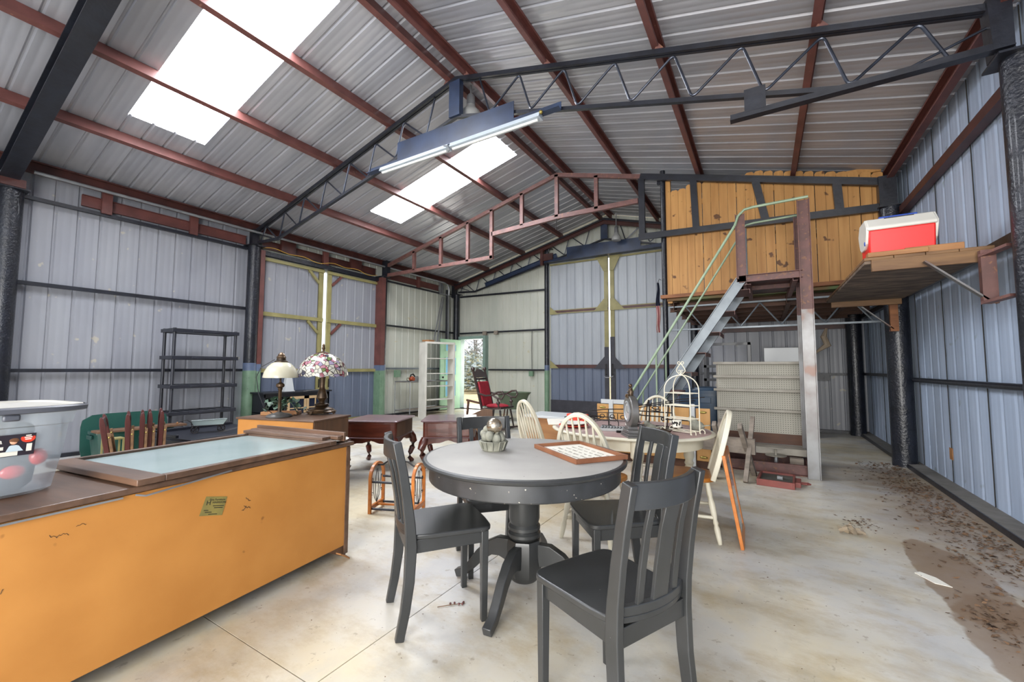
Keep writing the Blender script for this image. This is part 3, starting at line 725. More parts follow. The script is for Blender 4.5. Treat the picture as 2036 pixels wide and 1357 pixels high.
# end wall doors
for (u0, u1, ss, lab) in ((-4.86, -3.262, 1, 'left leaf of the tall sliding door in the end wall'), (-3.218, -1.38, -1, 'right leaf of the tall sliding door in the end wall')):
    e, T = leaf('y', u0, u1, 4.05, ((4.00, 0.04, 'yellow_steel'), (2.755, 0.02, 'yellow_steel'), (2.715, 0.06, 'brown_steel'), (2.675, 0.02, 'yellow_steel'), (1.27, 0.085, 'brown_steel')), 10.12, 1, 'yellow_steel', 1.25, 'door_blue', 'door_4' if ss > 0 else 'door_5', lab, ss, 'tri', 0.39, skin='wall_grey')
    us = -3.24
    b = MB(); b.beam(T(us - ss * 0.075, 0.036, 0.02), T(us - ss * 0.075, 0.036, 1.75 if ss > 0 else 2.0), 0.112, 0.012, (0, 1, 0)); b.build('lower_stile_paint', 'dark_strip', e)
    for z, m, d in ((4.0, 'yellow_steel', -1), (2.70, 'yellow_steel', 1), (1.25, 'dark_strip', 1)):
        w = 0.42 if z != 4.0 else 0.36
        b = MB(); z2 = z + d * 0.30
        b.prism([T(us - ss * 0.03, 0.060, z - 0.04 * d), T(us - ss * w, 0.060, z - 0.04 * d), T(us - ss * (w - 0.06), 0.060, z + 0.0), T(us - ss * 0.13, 0.060, z2 - 0.04), T(us - ss * 0.03, 0.060, z2 - 0.04)], (0, 0.006, 0)); b.build('gusset', m, e)
    if ss > 0:
        for z in (2.70, 1.27):
            b = MB(); b.prism([T(u0, 0.058, z - 0.05), T(u0 + 0.25, 0.058, z - 0.05), T(u0, 0.058, z + 0.16)], (0, 0.006, 0)); b.build('gusset', 'yellow_steel', e)
    b = MB(); b.tube([T(us - ss * 0.08, 0.07, 1.32), T(us - ss * 0.08, 0.11, 1.31), T(us - ss * 0.08, 0.11, 1.07), T(us - ss * 0.08, 0.07, 1.06)], 0.012, 8); b.build('pull_handle', 'dark_iron', e)
b = MB(); b.sweep([(-4.86, 10.0, 4.08), (-1.36, 10.0, 4.08)], cprof(0.09, 0.09, 0.01), Z)
tag(b.build('door_track', 'navy_steel', ang=25), 'dark blue track above the tall sliding door', 'door track')
b = MB(); b.tube([(-3.36, 10.0, 1.03), (-3.31, 9.97, 0.995), (-3.20, 9.97, 0.995), (-3.12, 9.99, 1.04)], 0.009, 6)
tag(b.build('door_hook', 'conduit'), 'bent metal hook holding the two tall sliding door leaves together', 'hook')

# ---- walk door in the end wall
e = empty('door_1', (-7.44, 10.12, 0), 'teal framed doorway in the end wall open to daylight', 'doorway'); e['kind'] = 'structure'
for n_, (x0, x1, z0, z1) in (('jamb', (-7.94, -7.85, 0, 2.17)), ('jamb', (-7.03, -6.94, 0, 2.17)), ('lintel', (-7.85, -7.03, 2.08, 2.17))):
    b = MB(); b.box(x0, x1, 10.04, 10.24, z0, z1); b.build(n_, 'teal_trim', e, 0.004)
b = MB(); b.box(-7.85, -7.03, 10.06, 10.24, 0.0, 0.03); b.build('threshold', 'black_steel', e)
e = empty('door_leaf', (-7.86, 10.05, 0), 'mint green door with three sky blue panels swung open against the wall', 'door')
DL = Matrix.Translation((-7.86, 10.03, 0)) @ Matrix.Rotation(R(-97), 4, 'Z')
b = MB(); b.box(0, 0.80, -0.02, 0.02, 0.02, 2.06); b.xf(DL); b.build('slab', 'mint_paint', e, 0.003)
for z0, z1 in ((1.72, 1.90), (1.02, 1.52), (0.40, 0.84)):
    b = MB(); b.box(0.46, 0.60, -0.026, 0.026, z0, z1); b.box(0.20, 0.34, -0.026, 0.026, z0, z1); b.xf(DL); b.build('panel', 'sky_blue_paint', e, 0.003)
    for xx in (0.18, 0.44):
        b = MB(); b.box(xx, xx + 0.02, -0.03, 0.03, z0 - 0.02, z1 + 0.02); b.box(xx + 0.16, xx + 0.18, -0.03, 0.03, z0 - 0.02, z1 + 0.02); b.box(xx + 0.02, xx + 0.16, -0.03, 0.03, z0 - 0.02, z0); b.box(xx + 0.02, xx + 0.16, -0.03, 0.03, z1, z1 + 0.02); b.xf(DL); b.build('panel_moulding', 'mint_paint', e)
b = MB(); b.ball((0.73, 0.06, 0.95), 0.03, 10, 7); b.ball((0.73, -0.06, 0.95), 0.03, 10, 7); b.cyl((0.73, -0.05, 0.95), (0.73, 0.05, 0.95), 0.012); b.xf(DL); b.build('knob', 'dark_iron', e)
for x in (-7.0, -6.6):
    b = MB(); b.box(x - 0.06, x + 0.06, 10.06, 10.12, 2.19, 2.30)
    tag(b.build('floodlight_box', 'grey_wood'), 'small grey box on the girt %s' % ('over the doorway' if x < -6.8 else 'right of the doorway top corner'), 'box')
b = MB(); b.box(-5.50, -5.38, 10.05, 10.12, 1.00, 1.14)
e = tag(b.build('outlet_box', 'green_paint'), 'mint green outlet box on the end wall behind the rocker', 'outlet box')
b = MB(); b.tube([(-5.44, 10.13, 1.14), (-5.45, 10.13, 1.7), (-5.44, 10.13, 2.25)], 0.008, 6); b.build('wire', 'cord_black', e)
b = MB(); b.box(-8.10, -8.02, 7.62, 7.78, 0.98, 1.16); tag(b.build('outlet_box', 'green_paint'), 'mint green outlet box on the cream wall above the cart', 'outlet box')
# electric gear near the far left corner
e = empty('conduit_rack', (-8.1, 9.5, 3.4), 'grey metal rack of conduits high on the wall near the far left corner', 'conduit rack')
b = MB()
for y in (9.33, 9.40): b.box(-8.12, -8.05, y, y + 0.025, 3.40, 3.80)
b.box(-8.12, -8.0, 9.33, 9.75, 3.38, 3.41); b.build('bracket', 'conduit', e)
for y in (9.60, 9.68):
    b = MB(); b.cyl((-8.05, y, 1.76), (-8.05, y, 3.55), 0.028, n=10); b.build('pipe', 'black_steel' if y < 9.65 else 'conduit', e)
b = MB(); b.box(-8.16, -7.98, 9.45, 9.85, 1.15, 1.75); b.box(-8.16, -8.0, 9.48, 9.8, 0.5, 1.05)
tag(b.build('fuse_box', 'grey_steel', bev=0.005), 'grey fuse box on the wall behind the open mint door', 'fuse box')
b = MB(); b.cyl((-8.02, 9.42, 3.30), (-7.55, 8.62, 1.87), 0.022, n=10); b.cyl((-8.02, 9.36, 3.30), (-7.62, 8.55, 1.87), 0.016, n=10)
tag(b.build('leaning_rod', 'conduit'), 'pair of long grey rods leaning into the corner above the bookcase', 'rod')
# ---------------------------------------------------------------- loft with pine picket wall
e = empty('loft', (0.1, 8.6, 2.35), 'raised loft with an upright pine board front under the right roof slope', 'loft')
b = MB(); rnd = random.Random(3); x = -1.245; k = 0
while x < 1.42:
    w = 0.118 + rnd.uniform(-0.004, 0.004); tp = 4.20 if k < 2 else (4.24 if x < -0.12 else 4.40)
    tp = min(tp + rnd.uniform(-0.012, 0.012), roofz(x + w) - 0.03); d = rnd.uniform(0, 0.006)
    y0 = 7.235 + d; x1 = x + w; c = 0.025
    b.prism([(x, y0, 2.43), (x1, y0, 2.43), (x1, y0, tp - c), (x1 - c, y0, tp), (x + c, y0, tp), (x, y0, tp - c)], (0, 0.018, 0)); x += w + 0.0035 + (0.006 if k % 4 == 3 else 0); k += 1
b.build('board_front', 'pine', e)
b = MB(); b.box(-1.325, -1.25, 7.24, 7.31, 2.30, 4.44); b.build('corner_post', 'pine', e)
b = MB(); b.box(-1.25, 1.45, 7.26, 7.30, 3.0, 3.08); b.box(-1.25, 1.45, 7.26, 7.30, 3.9, 3.98); b.build('back_rail', 'pine', e)
b = MB(); b.box(-1.42, 1.50, 7.13, 7.24, 2.375, 2.43); b.build('ledger_board', 'ledger_wood', e)
b = MB(); b.box(-1.33, 1.50, 7.20, 9.95, 2.33, 2.37); b.build('deck', 'deck_green', e)
b = MB()
for y in (7.45, 8.05, 8.65, 9.25, 9.85): b.sweep([(-1.33, y, 2.25), (1.50, y, 2.25)], cprof(0.05, 0.15, 0.006), Z)
for x in (-1.2, -0.4, 0.35, 1.1): b.sweep([(x, 7.2, 2.24), (x, 9.9, 2.24)], cprof(0.06, 0.14, 0.006), Z)
b.build('joists', 'dark_beam', e, ang=25)
for z in (2.235, 1.855):
    b = MB(); b.beam((-1.30, 7.28, z), (1.45, 7.28, z), 0.06, 0.025); b.build('joist_chord', 'grey_steel', e)
for yy in (7.28,):
    pts = []; x = -1.05
    while x < 1.45: pts += [(x, yy, 2.22), (x + 0.26, yy, 1.87)]; x += 0.52
    b = MB(); b.tube(smooth_zig(pts, 0.02, 2), 0.011, 6); b.build('joist_web', 'grey_steel', e)
b = MB(); b.cyl((-1.37, 7.25, 0), (-1.37, 7.25, 4.58), 0.042, n=14); b.build('corner_pole', 'black_pipe', e)
b = MB(); b.box(-1.46, -1.40, 7.22, 7.28, 4.36, 4.46); b.box(-1.26, -1.20, 7.18, 7.24, 4.38, 4.44); b.build('pole_clamp', 'black_steel', e)

# folded flag on the loft pole
e = empty('flag', (-1.45, 7.2, 2.0), 'drooping striped flag hung from the slim black loft pole', 'flag')
def drape(z0, z1, w0, w1, n=14):
    vs = []; fs = []; m = 9
    for i in range(n + 1):
        t = i / n; w = lerp(w0, w1, t)
        for j in range(m): s = j / (m - 1); vs.append((-1.475 + (s - 0.5) * w + 0.008 * math.sin(t * 6), 7.21 + 0.014 * math.sin(j * 2.4 + t * 3), lerp(z0, z1, t)))
    for i in range(n):
        for j in range(m - 1): a = i * m + j; fs.append((a, a + 1, a + m + 1, a + m))
    return vs, fs
v, f = drape(2.66, 2.27, 0.03, 0.075); b = MB(); b.add(v, f); b.build('canton', 'flag_blue', e)
v, f = drape(2.27, 1.82, 0.075, 0.06); b = MB()
for j in range(8): b.add(v, [q for i, q in enumerate(f) if i % 8 == j], j % 2)
b.build('stripes', ['flag_red', 'flag_white'], e)
b = MB(); b.tube([(-1.42, 7.22, 2.70), (-1.45, 7.21, 2.72), (-1.475, 7.21, 2.66)], 0.005, 6); b.build('hook', 'dark_iron', e)

# ---------------------------------------------------------------- steel stairs with landing
e = empty('steel_stairs', (0.1, 6.05, 0), 'steep open steel stairs with green handrails and landing before the loft', 'stairs')
SLP = 1.50
def stx(z): return -0.20 - (2.30 - z) / SLP
for y, nm in ((5.74, 'front'), (6.38, 'rear')):
    b = MB(); ox = 0.0 if nm == 'front' else 0.085; b.sweep([(stx(0.02) + ox, y, 0.02), (stx(2.30) + ox * 0.2, y, 2.30)], cprof(0.045, 0.115, 0.006), (0, 1, 0) if False else Z, mi=0)
    o = b.build('stringer', 'grey_steel', e, ang=25)
    b = MB(); b.sweep([(-0.19, y, 2.28), (-0.19, y, 3.12)], [(-px, py) for px, py in cprof(0.045, 0.105, 0.006)][::-1], (1, 0, 0)); b.build('landing_post', 'rust_steel' if nm == 'front' else 'grey_steel', e, ang=25)
    b = MB(); b.sweep([(-0.22, y, 2.31), (0.42, y, 2.31)], cprof(0.045, 0.085, 0.006), Z); b.build('landing_beam', 'rust_steel', e, ang=25)
    fl = [(-px, py) for px, py in cprof(0.05, 0.12, 0.008)][::-1]; b = MB(); b.sweep([(0.45, y, 0.0), (0.45, y, 1.9)], fl, (1, 0, 0)); b.build('main_post', 'galv', e, ang=25)
    b = MB(); b.sweep([(0.45, y, 1.9), (0.45, y, 3.17)], fl, (1, 0, 0)); b.build('main_post', 'rust_steel', e, ang=25)
    b = MB(); rl = [(stx(0.0) + 0.02, y - 0.01, 0.62), (-0.245, y - 0.01, 2.98), (-0.21, y - 0.01, 3.09), (-0.14, y - 0.01, 3.16), (-0.05, y - 0.01, 3.175), (0.50, y - 0.01, 3.19)]
    b.tube(rl, 0.016 if nm == 'front' else 0.013, 10); b.build('handrail', 'rail_green', e)
    b = MB()
    for z in (0.25, 0.75): b.cyl((stx(z) + 0.02, y, z), (stx(z) + 0.02, y, (stx(z) + 0.02 - (-0.245)) * (2.36 / (-0.245 - stx(0) - 0.02)) + 2.98), 0.011, n=8)
    b.build('baluster', 'rail_green', e)
b = MB()
for y in (5.80, 6.10, 6.30): b.sweep([(-0.16, y, 2.27), (-0.16, y + 0.04, 2.27)], rect(0.05, 0.06), Z)
b.box(-0.18, 0.43, 5.78, 7.12, 2.325, 2.34); b.build('landing_plate', 'brown_steel', e)
b = MB()
for x in (-0.12, 0.35): b.sweep([(x, 5.76, 2.28), (x, 7.12, 2.28)], cprof(0.05, 0.08, 0.006), Z)
b.build('landing_joist', 'rust_steel', e, ang=25)
for i in range(8):
    z = 0.384 + i * 0.254; b = MB(); xx = stx(z) + 0.075
    b.sweep([(xx, 5.77, z), (xx, 6.36, z)], [(-0.11, -0.025), (-0.105, -0.025), (-0.105, 0.02), (0.105, 0.02), (0.105, -0.025), (0.11, -0.025), (0.11, 0.026), (-0.11, 0.026)], Z)
    b.build('tread', 'rust_steel', e, ang=25)
b = MB(); b.sweep([(-1.55, 5.86, 0.06), (0.48, 5.86, 0.06)], cprof(0.06, 0.12, 0.008), Z); b.sweep([(-1.2, 6.50, 0.06), (0.48, 6.50, 0.06)], cprof(0.06, 0.12, 0.008), Z); b.box(0.40, 0.47, 5.86, 6.50, 0.0, 0.12)
b.build('base_channel', 'rust_steel', e, ang=25)

# ---------------------------------------------------------------- pegboard store shelving
e = PG = empty('pegboard_shelving', (-0.05, 6.6, 0), 'beige pegboard store shelving unit with five narrow ledges behind the stair post', 'shelving')
b = MB(); b.box(-0.55, 0.43, 6.55, 6.585, 0.37, 1.305); b.build('back_panel', 'pegboard', e)
for z in (1.285, 1.10, 0.92, 0.66):
    b = MB(); b.box(-0.60, 0.46, 6.46, 6.56, z, z + 0.025); b.box(-0.60, 0.46, 6.45, 6.465, z - 0.004, z + 0.03); b.build('ledge', 'peg_shelf', e, 0.003)
b = MB(); b.box(-0.62, 0.42, 6.22, 6.52, 0.20, 0.235); b.box(-0.62, 0.42, 6.20, 6.22, 0.16, 0.24); b.build('base_shelf', 'peg_shelf', e, 0.003)
b = MB(); b.box(-0.57, -0.55, 6.55, 6.62, 0, 1.31); b.build('upright', 'peg_shelf', e)
b = MB(); b.box(0.43, 0.45, 6.55, 6.62, 0, 1.31); b.build('upright', 'peg_shelf', e)
b = MB(); b.box(-0.60, 0.42, 6.532, 6.549, 0.24, 0.372); b.build('kick_board', 'dark_beam', e)
e = empty('cake_stand', (0.1, 6.1, 0), 'two tier round metal stand standing in the stair base frame', 'stand')
b = MB(); b.lathe([(0.12, 0.0), (0.12, 0.008), (0.02, 0.02), (0.016, 0.05), (0.02, 0.10), (0.018, 0.16)], 20, (0.10, 6.03, 0)); b.build('base', 'conduit', e)
b = MB(); b.lathe([(0.02, 0.16), (0.11, 0.175), (0.112, 0.182), (0.01, 0.182), (0.012, 0.26)], 20, (0.10, 6.03, 0)); b.build('lower_plate', 'peg_shelf', e)
b = MB(); b.lathe([(0.012, 0.26), (0.10, 0.272), (0.10, 0.280), (0.001, 0.283)], 20, (0.10, 6.03, 0)); b.build('upper_plate', 'peg_shelf', e)
b = MB(); b.box(0.24, 0.38, 6.06, 6.16, 0.0, 0.155); tag(b.build('wood_block', 'grey_wood', bev=0.004), 'short grey timber block beside the two tier stand', 'block')

# things under the loft
b = MB(); b.box(0.02, 0.82, 9.2, 9.75, 0.75, 1.62); b.box(0.02, 0.82, 9.18, 9.20, 0.80, 1.60)
e = empty('refrigerator', (0.42, 9.5, 0), 'plain white refrigerator top showing above the pegboard shelving', 'refrigerator')
MB().box(0.02, 0.82, 9.22, 9.80, 0.0, 1.62).build('body', 'white_enamel', e, 0.01)
MB().box(0.02, 0.82, 9.17, 9.21, 0.60, 1.615).build('door', 'white_enamel', e, 0.008)
MB().box(0.06, 0.09, 9.12, 9.17, 0.9, 1.3).build('handle', 'white_enamel', e, 0.004)
e = empty('metal_frame', (-0.65, 9.0, 0), 'black steel rack frame standing under the stairs against the dark wall', 'frame')
b = MB()
for x in (-1.00, -0.24): b.box(x, x + 0.05, 8.98, 9.03, 0, 1.72)
for z in (1.67, 1.24, 0.98, 0.5): b.box(-1.00, -0.19, 8.98, 9.03, z, z + 0.05)
b.build('front_frame', 'black_steel', e)
b = MB()
for x in (-1.00, -0.24): b.box(x, x + 0.05, 9.4, 9.45, 0, 1.72)
for z in (1.24, 0.5): b.box(-1.00, -0.96, 9.03, 9.4, z, z + 0.04); b.box(-0.23, -0.19, 9.03, 9.4, z, z + 0.04)
b.build('rear_frame', 'black_steel', e)
def tote(name, c, w, d, h, m, label, lid=True, rz=0.0, taper=0.85, lidm=None):
    e = empty(name, (c[0], c[1], c[2]), label, 'storage tote', rz=rz)
    b = MB(); N = 24
    def ring(sx, sy, z, rr=0.2):
        o = []
        for i in range(N):
            a = 2 * math.pi * (i + 0.5) / N; ca, sa = math.cos(a), math.sin(a); p = 5.0
            q = (abs(ca) ** p + abs(sa) ** p) ** (-1 / p); o.append((ca * q * sx / 2, sa * q * sy / 2, z))
        return o
    rings = [ring(w * taper, d * taper, 0), ring(w * 0.97, d * 0.97, h * 0.93), ring(w, d, h * 0.93), ring(w, d, h), ring(w * 0.95, d * 0.95, h), ring(w * taper * 0.96, d * taper * 0.96, 0.01)]
    vs = [p for r_ in rings for p in r_]; fs = []
    for k in range(5):
        for i in range(N): j = (i + 1) % N; fs.append((k * N + i, k * N + j, (k + 1) * N + j, (k + 1) * N + i))
    fs.append(tuple(range(N - 1, -1, -1))); fs.append(tuple(5 * N + i for i in range(N)))
    b.add(vs, fs); b.build('tub', m, e, local=True)
    b = MB(); b.box(-w * 0.18, w * 0.18, -d / 2 - 0.012, -d / 2 + 0.01, h * 0.80, h * 0.90); b.box(-w * 0.18, w * 0.18, d / 2 - 0.01, d / 2 + 0.012, h * 0.80, h * 0.90); b.build('handle', m, e, 0.004, local=True)
    if lid:
        rings = [ring(w * 1.03, d * 1.03, h * 0.96), ring(w * 1.04, d * 1.04, h + 0.02), ring(w * 0.94, d * 0.94, h + 0.03), ring(w * 0.88, d * 0.88, h + 0.06), ring(w * 0.4, d * 0.4, h + 0.075)]
        vs = [p for r_ in rings for p in r_]; fs = []; b = MB()
        for k in range(4):
            for i in range(N): j = (i + 1) % N; fs.append((k * N + i, k * N + j, (k + 1) * N + j, (k + 1) * N + i))
        fs.append(tuple(4 * N + i for i in range(N))); fs.append(tuple(range(N - 1, -1, -1))); b.add(vs, fs); b.build('lid', lidm or m, e, local=True)
    return e
tote('storage_bin', (-0.78, 7.35, 0), 0.40, 0.40, 0.86, 'tote_blue', 'tall dark blue lidded bin left of the pegboard shelving')
tote('storage_bin', (-1.10, 8.00, 0), 0.36, 0.40, 0.80, 'tote_blue', 'second dark blue lidded bin behind the birdcage stand')
b = MB(); pts = [(1.0, 9.35, 1.95), (0.95, 9.3, 1.8), (1.0, 9.3, 1.65), (0.8, 9.3, 1.5)]
b.tube(pts, 0.05, 8, sc=[0.4, 1.0, 1.2, 0.3]); tag(b.build('plastic_sheet', 'plastic_film'), 'crumpled plastic film hanging in the dark under the loft', 'plastic sheet')
b = MB(); b.box(0.90, 1.10, 10.05, 10.10, 1.00, 1.14); tag(b.build('switch_box', 'black_steel'), 'black electrical box on the dim wall right of the stair post', 'box')

# ---------------------------------------------------------------- sawhorse and red tray
e = empty('sawhorse', (-0.35, 5.4, 0), 'weathered grey timber sawhorse with crossed legs at the foot of the stairs', 'sawhorse')
b = MB(); b.beam((-0.66, 5.46, 0.36), (-0.10, 5.38, 0.36), 0.05, 0.17); b.build('cross_beam', 'grey_wood', e, 0.003)
for (a, c) in (((-0.20, 5.20, 0.0), (-0.12, 5.55, 0.66)), ((-0.12, 5.62, 0.0), (-0.24, 5.22, 0.60)), ((-0.50, 5.22, 0.0), (-0.46, 5.62, 0.60)), ((-0.41, 5.66, 0.0), (-0.50, 5.30, 0.60))):
    b = MB(); b.beam(a, c, 0.085, 0.045, (1, 0, 0)); b.build('leg', 'grey_wood', e, 0.003)
e = empty('wooden_tray', (0.115, 5.4, 0), 'shallow red sided wooden tray lying on the floor before the stairs', 'tray', rz=R(-4))
TR = 0.0
b = MB(); b.box(-0.17, 0.12, -0.22, 0.18, 0.01, 0.045); b.build('bottom', 'tray_grey', e, local=True)
b = MB(); b.box(-0.18, 0.13, -0.24, -0.215, 0, 0.065); b.box(-0.18, 0.13, 0.18, 0.20, 0, 0.065); b.box(-0.195, -0.17, -0.24, 0.20, 0, 0.065); b.box(0.12, 0.14, -0.24, 0.20, 0, 0.065); b.box(0.14, 0.19, -0.12, 0.10, 0, 0.05)
b.build('side', 'tray_red', e, 0.003, local=True)
b = MB(); b.tube([(0.18, -0.05, 0.03), (0.24, -0.06, 0.03), (0.27, -0.03, 0.03), (0.25, 0.01, 0.03), (0.18, 0.0, 0.03)], 0.008, 6); b.build('loop_handle', 'tray_red', e, local=True)
b = MB(); b.box(-0.02, 0.03, -0.05, 0.0, 0.045, 0.075); b.build('metal_bracket', 'conduit', e, local=True)

# ---------------------------------------------------------------- plank shelf on brackets, right side
e = empty('hanging_shelf', (1.5, 5.7, 2.05), 'old plank shelf on rusty brackets hung between the two right hand columns', 'shelf')
b = MB(); b.box(0.76, 1.52, 4.50, 6.92, 2.10, 2.125); b.build('plywood_underside', 'old_ply', e)
b = MB()
for i in range(4): b.box(0.755 + i * 0.19, 0.755 + i * 0.19 + 0.186, 4.48, 6.95, 2.126, 2.150)
b.build('top_planks', 'plank_brown', e, 0.002)
for (y, h) in ((4.47, 0.1), (6.88, 0.09)):
    b = MB(); b.box(0.80, 1.50, y, y + 0.04, 2.03, 2.125); b.build('edge_beam', 'plank_brown', e, 0.003)
b = MB(); b.box(0.78, 1.15, 4.47, 4.56, 2.151, 2.19); b.build('loose_board', 'plank_tan', e, 0.003)
b = MB(); b.box(1.02, 1.36, 4.50, 4.60, 2.151, 2.205); b.build('loose_board', 'plank_tan', e, 0.003)
for y, col in ((4.40, 'rust_steel'), (7.00, 'ledger_wood')):
    b = MB(); b.sweep([(1.44, y, 1.70), (1.44, y, 2.10)], cprof(0.05, 0.08, 0.006), (1, 0, 0)); b.build('bracket_post', col, e, ang=25)
    b = MB(); b.beam((1.43, y, 1.73), (1.10, y, 2.06), 0.012, 0.05, (0, 1, 0)); b.build('brace', 'galv', e)
    for z in (1.71, 2.06):
        b = MB(); s = -1 if y < 5 else 1; b.beam((1.42, y, z), (1.49, y + s * 0.22 * (1 if y < 5 else 0.5), z + 0.02), 0.06, 0.02); b.build('arm', 'rust_steel', e)

# red and white picnic cooler
e = empty('picnic_cooler', (1.02, 4.76, 2.205), 'red and white picnic cooler with peaked lid sitting on the plank shelf', 'cooler')
z0 = 2.205
b = MB(); pr = lambda x: [(x, 4.62, z0), (x, 4.90, z0), (x, 4.93, z0 + 0.205), (x, 4.59, z0 + 0.205)]
b.prism(pr(0.815), (0.42, 0, 0)); b.build('body', 'cooler_red', e, 0.012)
def lidp(x, s=0): return [(x, 4.575, z0 + 0.20), (x, 4.575, z0 + 0.225), (x, 4.66, z0 + 0.315), (x, 4.86, z0 + 0.315), (x, 4.945, z0 + 0.225), (x, 4.945, z0 + 0.20)]
b = MB(); b.prism(lidp(0.805), (0.44, 0, 0)); b.build('lid', 'cooler_white', e, 0.01)
b = MB()
for x, d in ((0.797, 0.02), (1.233, 0.02)):
    b = MB(); b.prism([(x, 4.60, z0 + 0.19), (x, 4.64, z0 + 0.10), (x, 4.70, z0 + 0.065), (x, 4.82, z0 + 0.065), (x, 4.88, z0 + 0.10), (x, 4.92, z0 + 0.19), (x, 4.93, z0 + 0.23), (x, 4.86, z0 + 0.312), (x, 4.66, z0 + 0.312), (x, 4.59, z0 + 0.23)], (d, 0, 0)); b.build('end_panel', 'cooler_white', e, 0.004)
b = MB(); b.box(0.93, 1.12, 4.65, 4.69, z0 + 0.295, z0 + 0.312); b.build('handle_recess', 'ink', e)
b = MB(); b.box(0.90, 1.15, 4.68, 4.84, z0 + 0.31, z0 + 0.335); b.box(0.96, 1.09, 4.66, 4.69, z0 + 0.30, z0 + 0.328); b.build('handle', 'cooler_blue', e, 0.006)
b = MB(); b.ball((0.795, 4.66, z0 + 0.105), 0.02, 12, 8, (0.3, 0.6, 1)); b.build('release_button', 'cooler_blue', e)
b = MB(); b.box(1.655, 1.664, 6.12, 6.20, 0.28, 0.40); tag(b.build('wall_patch', 'plank_tan'), 'small tan patch glued on the pale blue wall', 'patch')
# ---------------------------------------------------------------- black dining set
def rot2(x, y, a): return x * math.cos(a) - y * math.sin(a), x * math.sin(a) + y * math.cos(a)
TC = (-1.155, 2.06)
e = empty('round_table', (TC[0], TC[1], 0), 'round black pedestal table with dusty grey top and chipped rim', 'table')
def arc_prof(r, z0, z1, k=4): return [(r - 0.012, z0), (r, z0 + 0.008), (r, z1 - 0.008), (r - 0.01, z1)]
b = MB(); b.lathe([(0.30, 0.712), (0.535, 0.712), (0.552, 0.720), (0.555, 0.730), (0.548, 0.738), (0.535, 0.740)], 72, (*TC, 0)); b.build('table_top', 'black_paint', e)
b = MB(); b.lathe([(0.001, 0.7401), (0.533, 0.7401), (0.530, 0.7412), (0.001, 0.7414)], 72, (*TC, 0)); b.build('top_surface', 'table_top', e)
b = MB(); b.lathe([(0.505, 0.630), (0.515, 0.630), (0.520, 0.636), (0.520, 0.714), (0.495, 0.714), (0.495, 0.634)], 72, (*TC, 0)); b.build('apron', 'table_edge', e)
b = MB(); b.lathe([(0.085, 0.63), (0.085, 0.40), (0.078, 0.375), (0.088, 0.36), (0.088, 0.345), (0.080, 0.337), (0.090, 0.325), (0.090, 0.31), (0.084, 0.30), (0.07, 0.29)], 36, (*TC, 0), cap=True)
b.lathe([(0.092, 0.29), (0.097, 0.27), (0.097, 0.12), (0.092, 0.105)], 8, (*TC, 0)); b.lathe([(0.085, 0.105), (0.082, 0.09), (0.070, 0.075), (0.03, 0.068)], 30, (*TC, 0))
b.build('pedestal', 'black_paint', e, ang=30)
for a in (-84, 6, 96, 186):
    ca, sa = math.cos(R(a)), math.sin(R(a)); d = Vector((ca, sa, 0)); c0 = Vector((*TC, 0))
    P_ = [(0.085, 0.215), (0.15, 0.225), (0.21, 0.205), (0.27, 0.155), (0.32, 0.095), (0.37, 0.045), (0.43, 0.022)]
    b = MB(); b.sweep([c0 + d * r + Z * z for r, z in P_], rect(0.045, 0.07), Z, sc=[(1, 1.7), (1, 1.45), (1, 1.1), (1, 0.9), (1, 0.75), (1, 0.62), (1, 0.6)])
    b.build('foot', 'black_paint', e, 0.004)

